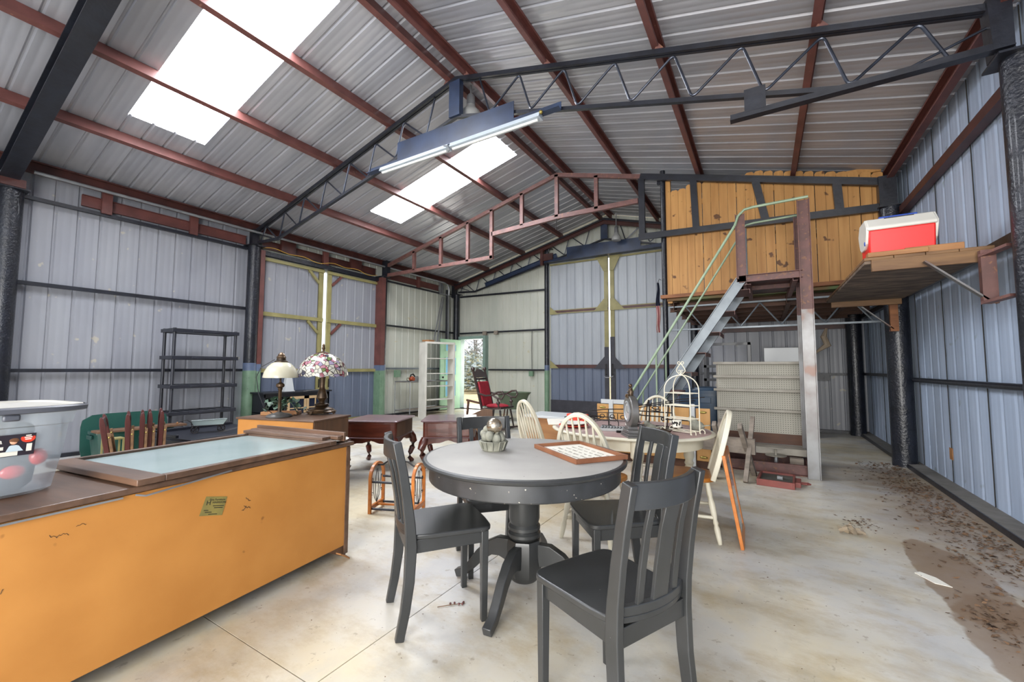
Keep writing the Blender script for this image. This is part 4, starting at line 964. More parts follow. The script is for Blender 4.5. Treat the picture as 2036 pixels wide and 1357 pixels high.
def black_chair(loc, rz, label):
    e = empty('dining_chair', (loc[0], loc[1], 0), label, 'chair', 'black slat back dining chairs', rz)
    # seat: rounded front corners, slight saddle
    o = []
    pts = [(-0.17, -0.175), (0.17, -0.175), (0.185, -0.10), (0.198, 0.13)]
    for k in range(6): a = R(0 + 15 * k * 1.2); pts.append((0.198 - 0.045 + 0.045 * math.cos(a), 0.155 + 0.045 * math.sin(a)))
    pts = pts + [(0.07, 0.206), (-0.07, 0.206)] + [(-x, y) for x, y in reversed(pts[4:])] + [(-0.198, 0.13), (-0.185, -0.10)]
    b = MB(); b.prism([(x, y, 0.428) for x, y in pts], (0, 0, 0.024)); b.build('seat', 'black_paint', e, 0.006, local=True)
    for s in (-1, 1):
        b = MB(); b.sweep([(s * 0.168, 0.165, 0), (s * 0.168, 0.165, 0.428)], rect(0.036, 0.036), (0, 1, 0), sc=[0.8, 1.0]); b.build('leg', 'black_paint', e, 0.003, local=True)
        st = [(-0.235, 0.0), (-0.212, 0.12), (-0.196, 0.25), (-0.190, 0.40), (-0.196, 0.50), (-0.212, 0.62), (-0.232, 0.74), (-0.262, 0.878)]
        b = MB(); b.sweep([(s * 0.172, y, z) for y, z in st], rect(0.030, 0.044), (0, 1, 0), sc=[(1, 0.9), (1, 1.0), (1, 1.1), (1, 1.2), (1, 1.1), (1, 1.0), (1, 0.95), (1, 0.9)])
        b.build('leg', 'black_paint', e, 0.004, local=True)
        b = MB(); b.box(s * 0.162 - 0.010, s * 0.162 + 0.010, -0.18, 0.15, 0.368, 0.428); b.build('side_apron', 'black_paint', e, 0.002, local=True)
    b = MB(); b.box(-0.155, 0.155, 0.155, 0.175, 0.368, 0.428); b.build('front_apron', 'black_paint', e, 0.002, local=True)
    b = MB(); b.box(-0.16, 0.16, -0.205, -0.185, 0.368, 0.428); b.build('rear_apron', 'black_paint', e, 0.002, local=True)
    def bow(z, y0, dep, n=11, x=0.158): return [(lerp(-x, x, k / (n - 1)), y0 - dep * (1 - (2 * k / (n - 1) - 1) ** 2), z) for k in range(n)]
    b = MB(); b.sweep(bow(0.835, -0.250, 0.040), rect(0.020, 0.082), Z); b.build('top_rail', 'black_paint', e, 0.003, local=True)
    b = MB(); b.sweep(bow(0.475, -0.190, 0.034), rect(0.022, 0.030), Z); b.build('lower_rail', 'black_paint', e, 0.003, local=True)
    b = MB(); b.sweep([(x, y - 0.004, 0.448) for x, y, z in bow(0.45, -0.178, 0.034)], rect(0.03, 0.02), Z); b.build('seat_back_edge', 'black_paint', e, 0.003, local=True)
    for x, w in ((-0.085, 0.028), (0.0, 0.072), (0.085, 0.028)):
        q = 1 - (x / 0.158) ** 2
        b = MB(); b.sweep([(x, -0.190 - 0.034 * q, 0.485), (x, -0.203 - 0.037 * q, 0.60), (x, -0.222 - 0.039 * q, 0.72), (x, -0.242 - 0.040 * q, 0.80)], rect(w, 0.013), (0, 1, 0)); b.build('slat', 'black_paint', e, 0.002, local=True)
    return e
c0 = black_chair((-0.512, 1.535), R(64.5), 'black slat back dining chair nearest the camera with its back turned')
dup(c0, (-1.432, 1.702, 0), R(-36.0), 'black slat back dining chair between long orange-backed cabinet and round table')
dup(c0, (-0.715, 2.27, 0), R(130), 'black slat back dining chair tucked between round table and oval table')
dup(c0, (-1.505, 2.265, 0), R(-132), 'black slat back dining chair on the far side of the round table')

# centrepiece basket with silver ball
e = empty('stone_basket', (-1.365, 2.065, 0.7415), 'grey stone cherub basket holding a silver ball on the round table', 'ornament')
bx, by = -1.365, 2.065
b = MB(); b.lathe([(0.062, 0.742), (0.066, 0.748), (0.064, 0.756), (0.070, 0.775), (0.078, 0.792), (0.083, 0.797), (0.076, 0.800), (0.05, 0.79)], 28, (bx, by, 0)); b.build('basket', 'stone', e)
b = MB()
for k in range(12): a = k * math.pi / 6; b.tube([(bx + 0.065 * math.cos(a), by + 0.065 * math.sin(a), 0.75), (bx + 0.083 * math.cos(a), by + 0.083 * math.sin(a), 0.797)], 0.005, 6)
b.build('wicker_rib', 'stone', e)
b = MB(); rnd = random.Random(5)
for k in range(7):
    a = k * 0.9 + 0.3; rr = 0.045; b.ball((bx + rr * math.cos(a), by + rr * math.sin(a), 0.812 + 0.008 * (k % 3)), 0.027, 12, 8, (1, 1, 1.15)); b.tube([(bx + rr * math.cos(a), by + rr * math.sin(a), 0.82), (bx + 0.03 * math.cos(a + 0.4), by + 0.03 * math.sin(a + 0.4), 0.852)], 0.011, 8)
b.build('cherub_figures', 'stone', e)
b = MB(); b.ball((bx - 0.045, by + 0.0, 0.858), 0.024, 12, 8); b.ball((bx - 0.058, by - 0.012, 0.835), 0.024, 12, 8); b.build('cherub_head', 'stone', e)
b = MB(); b.ball((bx + 0.008, by - 0.003, 0.882), 0.046, 24, 16); b.build('ball', 'silver_ball', e)
# framed sign lying on the table edge
L_, B_, R_, F_ = Vector((-1.186, 2.239)), Vector((-1.05, 2.575)), Vector((-0.630, 2.238)), Vector((-0.792, 1.985))
cx_ = (L_ + R_) / 2; ax_ = ((F_ - L_) + (R_ - B_)).normalized(); ay_ = Vector((-ax_.y, ax_.x)); wx, wy = 0.47, 0.32
e = empty('framed_sign', (cx_.x, cx_.y, 0.742), 'wooden framed script sign lying flat on the edge of the round table', 'sign', rz=math.atan2(ax_.y, ax_.x))
b = MB(); t = 0.014
b.box(-wx/2, wx/2, -wy/2, -wy/2 + t, 0, 0.024); b.box(-wx/2, wx/2, wy/2 - t, wy/2, 0, 0.024); b.box(-wx/2, -wx/2 + t, -wy/2 + t, wy/2 - t, 0, 0.024); b.box(wx/2 - t, wx/2, -wy/2 + t, wy/2 - t, 0, 0.024)
b.build('frame', 'frame_wood', e, 0.0015, local=True)
b = MB(); b.box(-wx/2 + t, wx/2 - t, -wy/2 + t, wy/2 - t, 0.002, 0.006); b.build('panel', 'paper', e, local=True)
b = MB(); rnd = random.Random(11)
for r_ in range(5):
    yy = 0.095 - r_ * 0.045; x = -0.17 + rnd.uniform(0, 0.04)
    while x < 0.15:
        ln = rnd.uniform(0.03, 0.08); pts = []; n = int(ln / 0.003); hh = rnd.uniform(0.006, 0.010)
        for k in range(n): pts.append((x + k * 0.003, yy + hh * math.sin(k * 1.5) * rnd.uniform(0.5, 1.3), 0.0068))
        if n > 2: b.tube(pts, 0.0006, 4)
        x += ln + 0.014
b.build('script_lettering', 'script_ink', e, local=True)

# ---------------------------------------------------------------- oval cream table and cream hoop back chairs
OC = (-1.00, 3.62)
e = empty('oval_table', (OC[0], OC[1], 0), 'oval table with dusty pink top, cream apron and turned cream legs', 'table')
def oval(mb, prof, sx, sy, n=64, mi=0):
    s = len(mb.v); mb.lathe(prof, n, (0, 0, 0), mi=mi)
    for i in range(s, len(mb.v)): x, y, z = mb.v[i]; mb.v[i] = (OC[0] + x * sx, OC[1] + y * sy, z)
b = MB(); oval(b, [(0.9, 0.688), (0.985, 0.690), (1.0, 0.698), (1.0, 0.706), (0.985, 0.712), (0.93, 0.713)], 0.67, 0.58); b.build('table_rim', 'cream_paint', e)
b = MB(); oval(b, [(0.001, 0.7132), (0.955, 0.7132), (0.95, 0.7140), (0.001, 0.7141)], 0.67, 0.58); b.build('table_top', 'pink_top', e)
b = MB(); oval(b, [(0.84, 0.60), (0.86, 0.60), (0.86, 0.69), (0.84, 0.69)], 0.67, 0.56); b.build('apron', 'cream_paint', e)
TL = [(0.034, 0.0), (0.042, 0.03), (0.026, 0.05), (0.033, 0.07), (0.030, 0.10), (0.042, 0.25), (0.046, 0.34), (0.030, 0.38), (0.040, 0.40), (0.030, 0.42), (0.045, 0.46), (0.040, 0.52), (0.028, 0.54), (0.045, 0.56), (0.045, 0.69)]
for x, y in ((-1.40, 3.24), (-0.82, 3.16), (-0.58, 3.98), (-1.40, 3.98)):
    b = MB(); b.lathe(TL, 20, (x, y, 0)); b.build('leg', 'cream_paint', e)
def hoop_chair(loc, rz, label, nsp=7):
    e = empty('windsor_chair', (loc[0], loc[1], 0), label, 'chair', 'cream hoop back chairs', rz)
    b = MB(); pts = []
    for k in range(28):
        a = 2 * math.pi * k / 28; q = (abs(math.cos(a)) ** 2.8 + abs(math.sin(a)) ** 2.8) ** (-1 / 2.8); yy = 0.20 * q * math.sin(a); pts.append((0.20 * q * math.cos(a) * (1.0 + 0.10 * (yy / 0.2)), yy))
    b.prism([(x, y, 0.405) for x, y in pts], (0, 0, 0.030)); b.build('seat', 'honey_wood', e, 0.010, local=True)
    LG = [(0.013, 0.0), (0.017, 0.03), (0.020, 0.10), (0.014, 0.125), (0.019, 0.14), (0.014, 0.16), (0.020, 0.20), (0.022, 0.27), (0.014, 0.31), (0.018, 0.33), (0.016, 0.415)]
    for sx in (-1, 1):
        for sy in (-1, 1):
            t_ = Vector((sx * 0.13, sy * 0.13, 0.41)); f_ = Vector((sx * 0.19, sy * 0.20, 0)); ax = (t_ - f_).normalized(); q = Vector((0, 0, 1)).rotation_difference(ax).to_matrix()
            b = MB(); b.lathe(LG, 14, f_, q); b.build('leg', 'cream_paint', e, local=True)
    b = MB(); b.tube([(-0.165, -0.17, 0.17), (-0.165, 0.17, 0.17)], 0.012, 10); b.tube([(0.165, -0.17, 0.17), (0.165, 0.17, 0.17)], 0.012, 10); b.tube([(-0.165, 0, 0.17), (0.165, 0, 0.17)], 0.013, 10); b.build('stretcher', 'cream_paint', e, local=True)
    hp = []
    for k in range(25):
        a = math.pi * k / 24; x = 0.205 * math.cos(a) * (1.0 if k not in (0, 24) else 0.9); h = 0.43 + 0.47 * (math.sin(a) ** 0.75 if math.sin(a) > 0 else 0); hp.append((x, -0.165 - (h - 0.43) * 0.28, h))
    b = MB(); b.sweep(hp, rect(0.026, 0.034), (0, 1, 0.3)); b.build('hoop', 'cream_paint', e, 0.005, local=True)
    for i in range(nsp):
        x = (i - (nsp - 1) / 2) * 0.046; xt = x * 1.12; hh = 0.43 + 0.47 * (math.sqrt(max(0, 1 - (xt / 0.205) ** 2)) ** 0.75) - 0.008
        zz = [0.43, 0.52, 0.60, lerp(0.6, hh, 0.35), lerp(0.6, hh, 0.55), hh]; ws = [1.0, 1.2, 2.4, 3.4, 1.8, 0.9]
        b = MB(); b.sweep([(lerp(x, xt, (z - 0.43) / 0.47), -0.165 - (z - 0.43) * 0.28, z) for z in zz], rect(0.009, 0.010), (0, 1, 0.3), sc=[(w, 1) for w in ws]); b.build('spindle', 'cream_paint', e, local=True)
    return e
h0 = hoop_chair((-1.08, 3.02), R(-5), 'cream hoop back chair with honey seat between round and oval tables, back to camera')
dup(h0, (-1.87, 3.83, 0), R(-30), 'cream hoop back chair at the doorway end of the oval table')
dup(h0, (-0.52, 3.46, 0), R(99), 'cream hoop back chair seen edge-on beside the orange framed panel')
dup(h0, (-1.03, 4.70, 0), R(184), 'cream hoop back chair behind the clock and iron stands, facing the camera')

# orange framed panel leaning on the edge-on chair
e = empty('leaning_mirror', (-0.17, 3.5, 0), 'thin orange wood framed mirror leaning beside the edge-on cream chair', 'mirror')
A0, A1 = Vector((-0.155, 3.28, 0)), Vector((-0.168, 3.74, 0)); up_ = Vector((-0.100, 0.0, 0.615))
def fp(u, v): return A0.lerp(A1, u) + up_ * v
b = MB()
for (u0, v0, u1, v1) in ((0.05, 0, 0.05, 1), (0.95, 0, 0.95, 1), (0.05, 0.04, 0.95, 0.04), (0.05, 0.96, 0.95, 0.96)): b.beam(fp(u0, v0), fp(u1, v1), 0.045, 0.022, (1, 0, 0.28))
b.build('frame', 'orange_wood', e, 0.002)
b = MB(); b.prism([fp(0.08, 0.05), fp(0.92, 0.05), fp(0.92, 0.95), fp(0.08, 0.95)], (0.005, 0, 0.002)); b.build('glass', 'mirror_pane', e)
# ---------------------------------------------------------------- long cabinet in the foreground
CB = (-2.36, 1.85); CZ = R(7.1)
e = empty('long_cabinet', (CB[0], CB[1], 0), 'long cabinet with orange hardboard back and dark walnut top at lower left', 'cabinet', rz=CZ)
b = MB(); b.box(-0.012, 0.0, -3.0, -0.02, 0.075, 0.702); b.build('back_panel', 'hardboard', e, local=True)
b = MB(); b.box(-0.62, -0.012, -0.022, 0.0, 0.0, 0.705); b.prism([(-0.012, -0.022, 0.0), (-0.012, -0.30, 0.16), (-0.012, -0.022, 0.16)], (-0.02, 0, 0)); b.box(-0.62, -0.03, -3.0, -2.98, 0.0, 0.70); b.box(-0.62, -0.60, -3.0, -0.022, 0.05, 0.70); b.box(-0.60, -0.012, -3.0, -0.022, 0.07, 0.09)
b.build('carcass', 'walnut_dull', e, local=True)
b = MB(); b.box(0.0, 0.006, -0.03, 0.0, 0.02, 0.70); b.build('edge_strip', 'walnut', e, local=True)
b = MB(); b.box(-0.66, 0.012, -3.02, 0.028, 0.705, 0.731); b.build('top_board', 'walnut', e, 0.006, local=True)
b = MB(); b.box(0.008, 0.013, -3.0, -1.20, 0.695, 0.702); b.tube([(0.012, -1.16, 0.700), (0.022, -1.13, 0.690), (0.024, -1.08, 0.694), (0.018, -0.78, 0.716)], 0.004, 6)
tag(b.build('metal_trim', 'conduit', e, local=True), 'bent metal strip')
b = MB(); S = [(-0.882, 0.616), (-0.785, 0.578 + 0.012), (-0.806, 0.508), (-0.909, 0.535)]
b.prism([(0.0008, y, z) for y, z in S], (0.0006, 0, 0)); st = b.build('maker_sticker', 'gold_label', e, local=True); st['label'] = 'tarnished gold maker sticker'
FX = lambda y, z, rx=0.0: Matrix.Translation((0.0018, y, z)) @ Matrix(((0, 0, 1, 0), (1, 0, 0, 0), (0, 1, 0, 0), (0, 0, 0, 1))) @ Matrix.Rotation(R(rx), 4, 'Z')
text('lettering', 'Fine Furniture', 0.013, FX(-0.830, 0.588, -14), 'ink', st, 0.0002, True)
text('lettering', 'H', 0.030, FX(-0.870, 0.583, -10), 'ink', st, 0.0002, True)
text('lettering', 'HARRISON', 0.013, FX(-0.822, 0.573, -14), 'ink', st, 0.0002, True)
b = MB()
for (y0, z0, ln) in ((-0.85, 0.563, 0.05), (-0.845, 0.553, 0.04), (-0.89, 0.553, 0.02), (-0.885, 0.543, 0.03), (-0.87, 0.530, 0.04)): b.prism([(0.0015, y0, z0), (0.0015, y0 + ln, z0 - ln * 0.25), (0.0015, y0 + ln, z0 - ln * 0.25 + 0.003), (0.0015, y0, z0 + 0.003)], (0.0005, 0, 0))
b.build('print_line', 'ink', st, local=True)
# pencilled marks and scuffs on the hardboard
b = MB(); rnd = random.Random(4)
def scrib(y, z, n, s, w=0.0007):
    pts = [(0.0008, y, z)]
    for k in range(n): pts.append((0.0008, pts[-1][1] + s * rnd.uniform(0.1, 0.9), pts[-1][2] + s * rnd.uniform(-1, 1)))
    b.tube(pts, w, 4)
scrib(-1.40, 0.624, 16, 0.006); scrib(-1.33, 0.630, 10, 0.005); scrib(-0.70, 0.520, 8, 0.008, 0.0012); scrib(-0.71, 0.500, 6, 0.008, 0.0012); scrib(-1.58, 0.56, 8, 0.005)
scrib(-0.69, 0.560, 4, 0.012, 0.0012); scrib(-1.52, 0.50, 6, 0.012)
b.build('pencil_mark', 'ink', e, local=True)
b = MB(); b.prism([(0.01, -0.012, 0.0), (0.055, -0.03, 0.0), (0.05, -0.10, 0.05), (0.01, -0.10, 0.05)], (0, 0, 0.008)); tag(b.build('torn_corner', 'plank_tan', e, local=True), 'torn splintered corner')

# framed glass door lying on the cabinet
e = empty('glass_door_panel', (CB[0], CB[1], 0.732), 'walnut framed pale glass cabinet door lying flat on the long cabinet', 'door panel', rz=CZ)
x0, x1, y0, y1, zt = -0.76, 0.040, -1.17, -0.15, 0.006
b = MB(); w = 0.034
b.box(x0, x1, y0, y0 + 0.10, zt, 0.032); b.box(x0, x1, y1 - 0.05, y1, zt, 0.032); b.box(x0, x0 + w, y0 + 0.10, y1 - 0.05, zt, 0.032); b.box(x1 - w, x1, y0 + 0.10, y1 - 0.05, zt, 0.032)
b.build('frame', 'walnut', e, 0.003, local=True)
b = MB(); b.box(x0 + w, x1 - w, y0 + 0.10, y1 - 0.05, 0.014, 0.019); b.build('glass', 'mirror_pane', e, local=True)
b = MB(); b.box(-0.5, -0.45, y0 + 0.05, y1, 0.0, zt); b.box(-0.05, 0.0, y0 + 0.05, y1, 0.0, zt); b.build('batten', 'walnut_dull', e, local=True)
e = empty('wood_rail', (CB[0], CB[1], 0.765), 'pair of stepped walnut rails lying across the end of the glass door', 'rail', rz=CZ)
b = MB(); b.box(-0.78, -0.03, -0.20, -0.135, 0.0, 0.018); b.box(-0.80, 0.03, -0.135, -0.09, 0.0, 0.020); b.build('stepped_board', 'walnut', e, 0.002, local=True)
b = MB(); b.box(-0.80, 0.035, -0.088, -0.070, -0.015, 0.040); b.build('upright_board', 'walnut', e, 0.002, local=True)
b = MB(); b.lathe([(0.001, 0), (0.08, 0.002), (0.13, 0.010), (0.135, 0.014), (0.08, 0.008), (0.001, 0.006)], 28, (0, 0, 0))
o = b.build('platter', 'paper'); o.location = (-2.50, 1.80, 0.732); o.scale = (1.0, 0.8, 1); tag(o, 'pale platter with green sprig lying at the end of the long cabinet', 'plate')
b = MB()
for k in range(5): b.ball((0.03 * math.cos(k * 1.3), 0.03 * math.sin(k * 1.3), 0.009), 0.014, 8, 5, (1, 0.4, 0.15))
b.build('sprig_print', 'leaf_green', o, local=True)

# translucent tote of Christmas things on the cabinet
e = empty('storage_bin', (CB[0] - 0.09, CB[1] - 1.62, 0.7315), 'clear plastic bin of red ornaments with pale lid at the left edge', 'storage tote', rz=CZ)
N = 40
def sq(sx, sy, z, p=6.0):
    o = []
    for i in range(N):
        a = 2 * math.pi * (i + 0.5) / N; q = (abs(math.cos(a)) ** p + abs(math.sin(a)) ** p) ** (-1 / p); o.append((math.cos(a) * q * sx / 2 - 0.12, math.sin(a) * q * sy / 2, z))
    return o
def loft_rings(b, rings, caps=(True, True)):
    n = len(rings[0]); vs = [p for r_ in rings for p in r_]; fs = []
    for k in range(len(rings) - 1):
        for i in range(n): j = (i + 1) % n; fs.append((k * n + i, k * n + j, (k + 1) * n + j, (k + 1) * n + i))
    if caps[0]: fs.append(tuple(range(n - 1, -1, -1)))
    if caps[1]: fs.append(tuple((len(rings) - 1) * n + i for i in range(n)))
    b.add(vs, fs)
b = MB(); loft_rings(b, [sq(0.34, 0.55, 0.002), sq(0.375, 0.59, 0.015), sq(0.405, 0.64, 0.16), sq(0.42, 0.66, 0.26), sq(0.435, 0.68, 0.265), sq(0.45, 0.70, 0.318)], (True, False)); b.build('tub', 'bin_plastic', e, local=True)
b = MB(); loft_rings(b, [sq(0.47, 0.73, 0.312), sq(0.492, 0.75, 0.316), sq(0.495, 0.755, 0.332), sq(0.48, 0.74, 0.338)], (False, False)); b.build('lid_rim', 'bin_rim', e, local=True)
b = MB(); loft_rings(b, [sq(0.475, 0.735, 0.330), sq(0.47, 0.73, 0.339), sq(0.43, 0.69, 0.339), sq(0.42, 0.68, 0.333), sq(0.2, 0.4, 0.335)]); b.build('lid', 'bin_lid', e, local=True)
b = MB(); b.box(0.098, 0.114, 0.115, 0.160, 0.288, 0.312); b.build('latch', 'bin_rim', e, 0.006, local=True)
lb = MB(); LX = lambda z: 0.083 + (z - 0.15) * 0.14
def lq(b, ya, yb, za, zb, dx=0.0, mi=0): b.prism([(LX(za) + dx, ya, za), (LX(za) + dx, yb, za), (LX(zb) + dx, yb, zb), (LX(zb) + dx, ya, zb)], (0.0008, 0, 0), mi)
lq(lb, -0.10, 0.208, 0.158, 0.238); lab = lb.build('paper_label', 'label_dark', e, local=True)
lb = MB(); lq(lb, -0.10, 0.165, 0.160, 0.176, 0.001); lq(lb, -0.10, 0.128, 0.184, 0.196, 0.001); lq(lb, 0.186, 0.200, 0.172, 0.200, 0.001); lb.build('white_field', 'paper', lab, local=True)
lb = MB(); n_ = [(LX(0.22) + 0.001, 0.188 + 0.019 * math.cos(a * 0.4), 0.221 + 0.016 * math.sin(a * 0.4)) for a in range(16)]; lb.prism(n_, (0.0008, 0, 0)); lb.build('red_blob', 'label_red', lab, local=True)
lb = MB(); lb.ball((LX(0.215) + 0.001, 0.152, 0.213), 0.010, 12, 8, (0.1, 1, 1.15)); lb.build('printed_face', 'skin_print', lab, local=True)
lb = MB(); lb.ball((LX(0.222), 0.153, 0.219), 0.0130, 12, 8, (0.1, 1, 1.0)); lb.build('printed_hair', 'hair_print', lab, local=True)
lb = MB(); lb.prism([(LX(0.19) + 0.0012, 0.134, 0.176), (LX(0.19) + 0.0012, 0.178, 0.176), (LX(0.19) + 0.0012, 0.166, 0.196), (LX(0.19) + 0.0012, 0.152, 0.202), (LX(0.19) + 0.0012, 0.142, 0.196)], (0.0008, 0, 0)); lb.build('printed_shirt', 'shirt_print', lab, local=True)
text('brand_word', 'bella', 0.026, Matrix.Translation((LX(0.212) + 0.002, 0.100, 0.216)) @ Matrix(((0, 0, 1, 0), (1, 0, 0, 0), (0, 1, 0, 0), (0, 0, 0, 1))), 'paper', lab, 0.0003, True)
b = MB()
for (y, z, w_) in ((0.200, 0.229, 0.014), (0.200, 0.222, 0.020), (0.200, 0.215, 0.016)): lq(b, y - w_ / 2 - 0.012, y + w_ / 2 - 0.012, z, z + 0.004, 0.002)
b.build('blob_lines', 'paper', lab, local=True)
# contents (things inside the bin)
def block(nm, m, x0, x1, y0, y1, z0, z1, label):
    o_ = empty(nm, (CB[0] - 0.09, CB[1] - 1.62, 0.7315), label, 'cloth', rz=CZ); bb = MB(); xm, ym = (x0 + x1) / 2, (y0 + y1) / 2
    def rg(s, z): return [(p[0] + 0.12 + xm, p[1] + ym, z) for p in sq((x1 - x0) * s, (y1 - y0) * s, z, 4.0)]
    loft_rings(bb, [rg(0.85, z0), rg(0.97, lerp(z0, z1, 0.2)), rg(1.0, lerp(z0, z1, 0.6)), rg(0.93, lerp(z0, z1, 0.88)), rg(0.7, z1)]); bb.build('body', m, o_, local=True)
def content(nm, m, c, r, sc, label, cat):
    o_ = empty(nm, (CB[0] - 0.09, CB[1] - 1.62, 0.7315), label, cat, rz=CZ); bb = MB(); bb.ball(c, r, 20, 14, sc); bb.build('body', m, o_, local=True); return o_
block('folded_cloth', 'cloth_cream', -0.26, 0.072, -0.28, 0.165, 0.185, 0.285, 'cream folded cloth near the top of the clear bin')
block('dark_cloth', 'cloth_dark', -0.26, 0.052, -0.27, 0.255, 0.006, 0.165, 'dark cloth bundle at the bottom of the clear bin')
content('christmas_ornament', 'ornament_red', (0.058, 0.165, 0.095), 0.034, (0.45, 1.0, 0.75), 'lower shiny red ornament inside the clear bin', 'ornament')
content('christmas_ornament', 'ornament_red', (0.050, 0.232, 0.140), 0.032, (0.6, 0.8, 1.0), 'upper shiny red ornament at the right end of the clear bin', 'ornament')
content('glove', 'cloth_dark', (0.02, 0.195, 0.245), 0.034, (1.2, 0.9, 0.9), 'dark rounded bundle high in the clear bin beside the cream cloth', 'cloth')

# ---------------------------------------------------------------- small chest with lamps
e = empty('chest_cabinet', (-3.644, 2.445, 0), 'low chest with orange back and brown end carrying the two table lamps', 'cabinet', rz=R(14.5))
b = MB(); b.box(-0.92, -0.008, 0.0, 0.008, 0.06, 0.700); b.build('back_panel', 'hardboard', e, local=True)
b = MB(); b.box(-0.92, 0.0, 0.008, 0.50, 0.0, 0.700); b.build('carcass', 'walnut_dull', e, 0.002, local=True)
b = MB(); b.box(-0.94, 0.01, -0.01, 0.53, 0.702, 0.720); b.build('top_board', 'walnut', e, 0.004, local=True)
b = MB(); b.tube([(-0.60, -0.002, 0.655), (-0.585, -0.002, 0.64), (-0.60, -0.002, 0.63), (-0.58, -0.002, 0.615), (-0.565, -0.002, 0.625)], 0.002, 5); b.build('pencil_mark', 'ink', e, local=True)
# plain desk lamp
lx, ly = -4.215, 2.445
e = empty('table_lamp', (lx, ly, 0.72), 'bronze desk lamp with cream glass bowl shade on the low chest', 'lamp')
b = MB(); b.lathe([(0.12, 0.721), (0.122, 0.728), (0.11, 0.742), (0.085, 0.752), (0.05, 0.758), (0.03, 0.766), (0.012, 0.775)], 32, (lx, ly, 0)); b.build('base', 'pewter', e)
b = MB(); b.lathe([(0.019, 0.765), (0.016, 0.80), (0.017, 0.99), (0.024, 1.00), (0.020, 1.01), (0.038, 1.025), (0.040, 1.04), (0.034, 1.055), (0.014, 1.065), (0.009, 1.08), (0.009, 1.33)], 20, (lx, ly, 0)); b.build('stem', 'bronze', e)
sx_, sy_ = lx, ly
b = MB(); pr = [(0.162, 1.118), (0.160, 1.135), (0.150, 1.175), (0.124, 1.225), (0.088, 1.26), (0.055, 1.275)]; b.lathe(pr + [(r - 0.004, z - 0.003) for r, z in reversed(pr)], 36, (sx_, sy_, 0), cap=False); b.build('shade', 'milk_glass', e)
b = MB(); b.lathe([(0.062, 1.272), (0.062, 1.282), (0.045, 1.29), (0.04, 1.315), (0.046, 1.32), (0.04, 1.33), (0.03, 1.345), (0.034, 1.35), (0.015, 1.37), (0.001, 1.375)], 20, (sx_, sy_, 0)); b.build('cap', 'bronze', e)
b = MB(); b.tube([(sx_ - 0.05, sy_ - 0.04, 1.30), (sx_ - 0.13, sy_ - 0.13, 1.22), (sx_ - 0.17, sy_ - 0.15, 1.12), (sx_ - 0.15, sy_ - 0.13, 0.95), (sx_ - 0.10, sy_ - 0.10, 0.82), (sx_ - 0.12, sy_ + 0.02, 0.730)], 0.004, 6); b.build('cord', 'cord_black', e)
# stained glass lamp
gx, gy = -4.13, 2.86
e = empty('stained_glass_lamp', (gx, gy, 0.72), 'bronze lamp with floral stained glass dome shade on the low chest', 'lamp')
b = MB(); b.lathe([(0.145, 0.735), (0.15, 0.748), (0.13, 0.760), (0.125, 0.772), (0.085, 0.785), (0.06, 0.80), (0.075, 0.815), (0.07, 0.825), (0.04, 0.84)], 32, (gx, gy, 0))
for k in range(4): a = R(-75 + 90 * k); b.sweep([(gx + 0.10 * math.cos(a), gy + 0.10 * math.sin(a), 0.765), (gx + 0.15 * math.cos(a), gy + 0.15 * math.sin(a), 0.750), (gx + 0.165 * math.cos(a), gy + 0.165 * math.sin(a), 0.724)], rect(0.03, 0.012), Z)
b.build('base', 'bronze', e)
b = MB(); b.lathe([(0.035, 0.838), (0.03, 0.85), (0.038, 0.87), (0.056, 0.89), (0.050, 0.93), (0.034, 0.985), (0.030, 0.99), (0.026, 1.02), (0.030, 1.10), (0.036, 1.14), (0.02, 1.15), (0.01, 1.16), (0.01, 1.385)], 28, (gx, gy, 0)); b.build('stem', 'bronze', e)
pr = [(0.262, 1.128), (0.260, 1.15), (0.248, 1.20), (0.220, 1.26), (0.170, 1.32), (0.11, 1.36), (0.06, 1.376)]
b = MB(); b.lathe(pr + [(r - 0.004, z - 0.003) for r, z in reversed(pr)], 56, (gx, gy, 0), cap=False)
for i, (x, y, z) in enumerate(b.v):
    a = math.atan2(y - gy, x - gx); w_ = 0.007 * math.sin(a * 12) * max(0, (1.16 - z) / 0.03) if z < 1.16 else 0; b.v[i] = (x, y, z + w_)
b.build('shade', 'stained_glass', e)
b = MB(); b.lathe([(0.062, 1.372), (0.062, 1.380), (0.03, 1.392), (0.012, 1.40), (0.014, 1.42), (0.02, 1.43), (0.012, 1.45), (0.016, 1.465), (0.001, 1.485)], 20, (gx, gy, 0)); b.build('finial', 'bronze', e)
b = MB(); b.tube([(gx - 0.05, gy - 0.06, 0.79), (gx - 0.10, gy - 0.13, 0.735), (gx - 0.17, gy - 0.20, 0.726), (gx - 0.22, gy - 0.25, 0.726), (gx - 0.16, gy - 0.27, 0.726), (gx - 0.06, gy - 0.24, 0.726)], 0.004, 6); b.build('cord', 'cord_black', e)
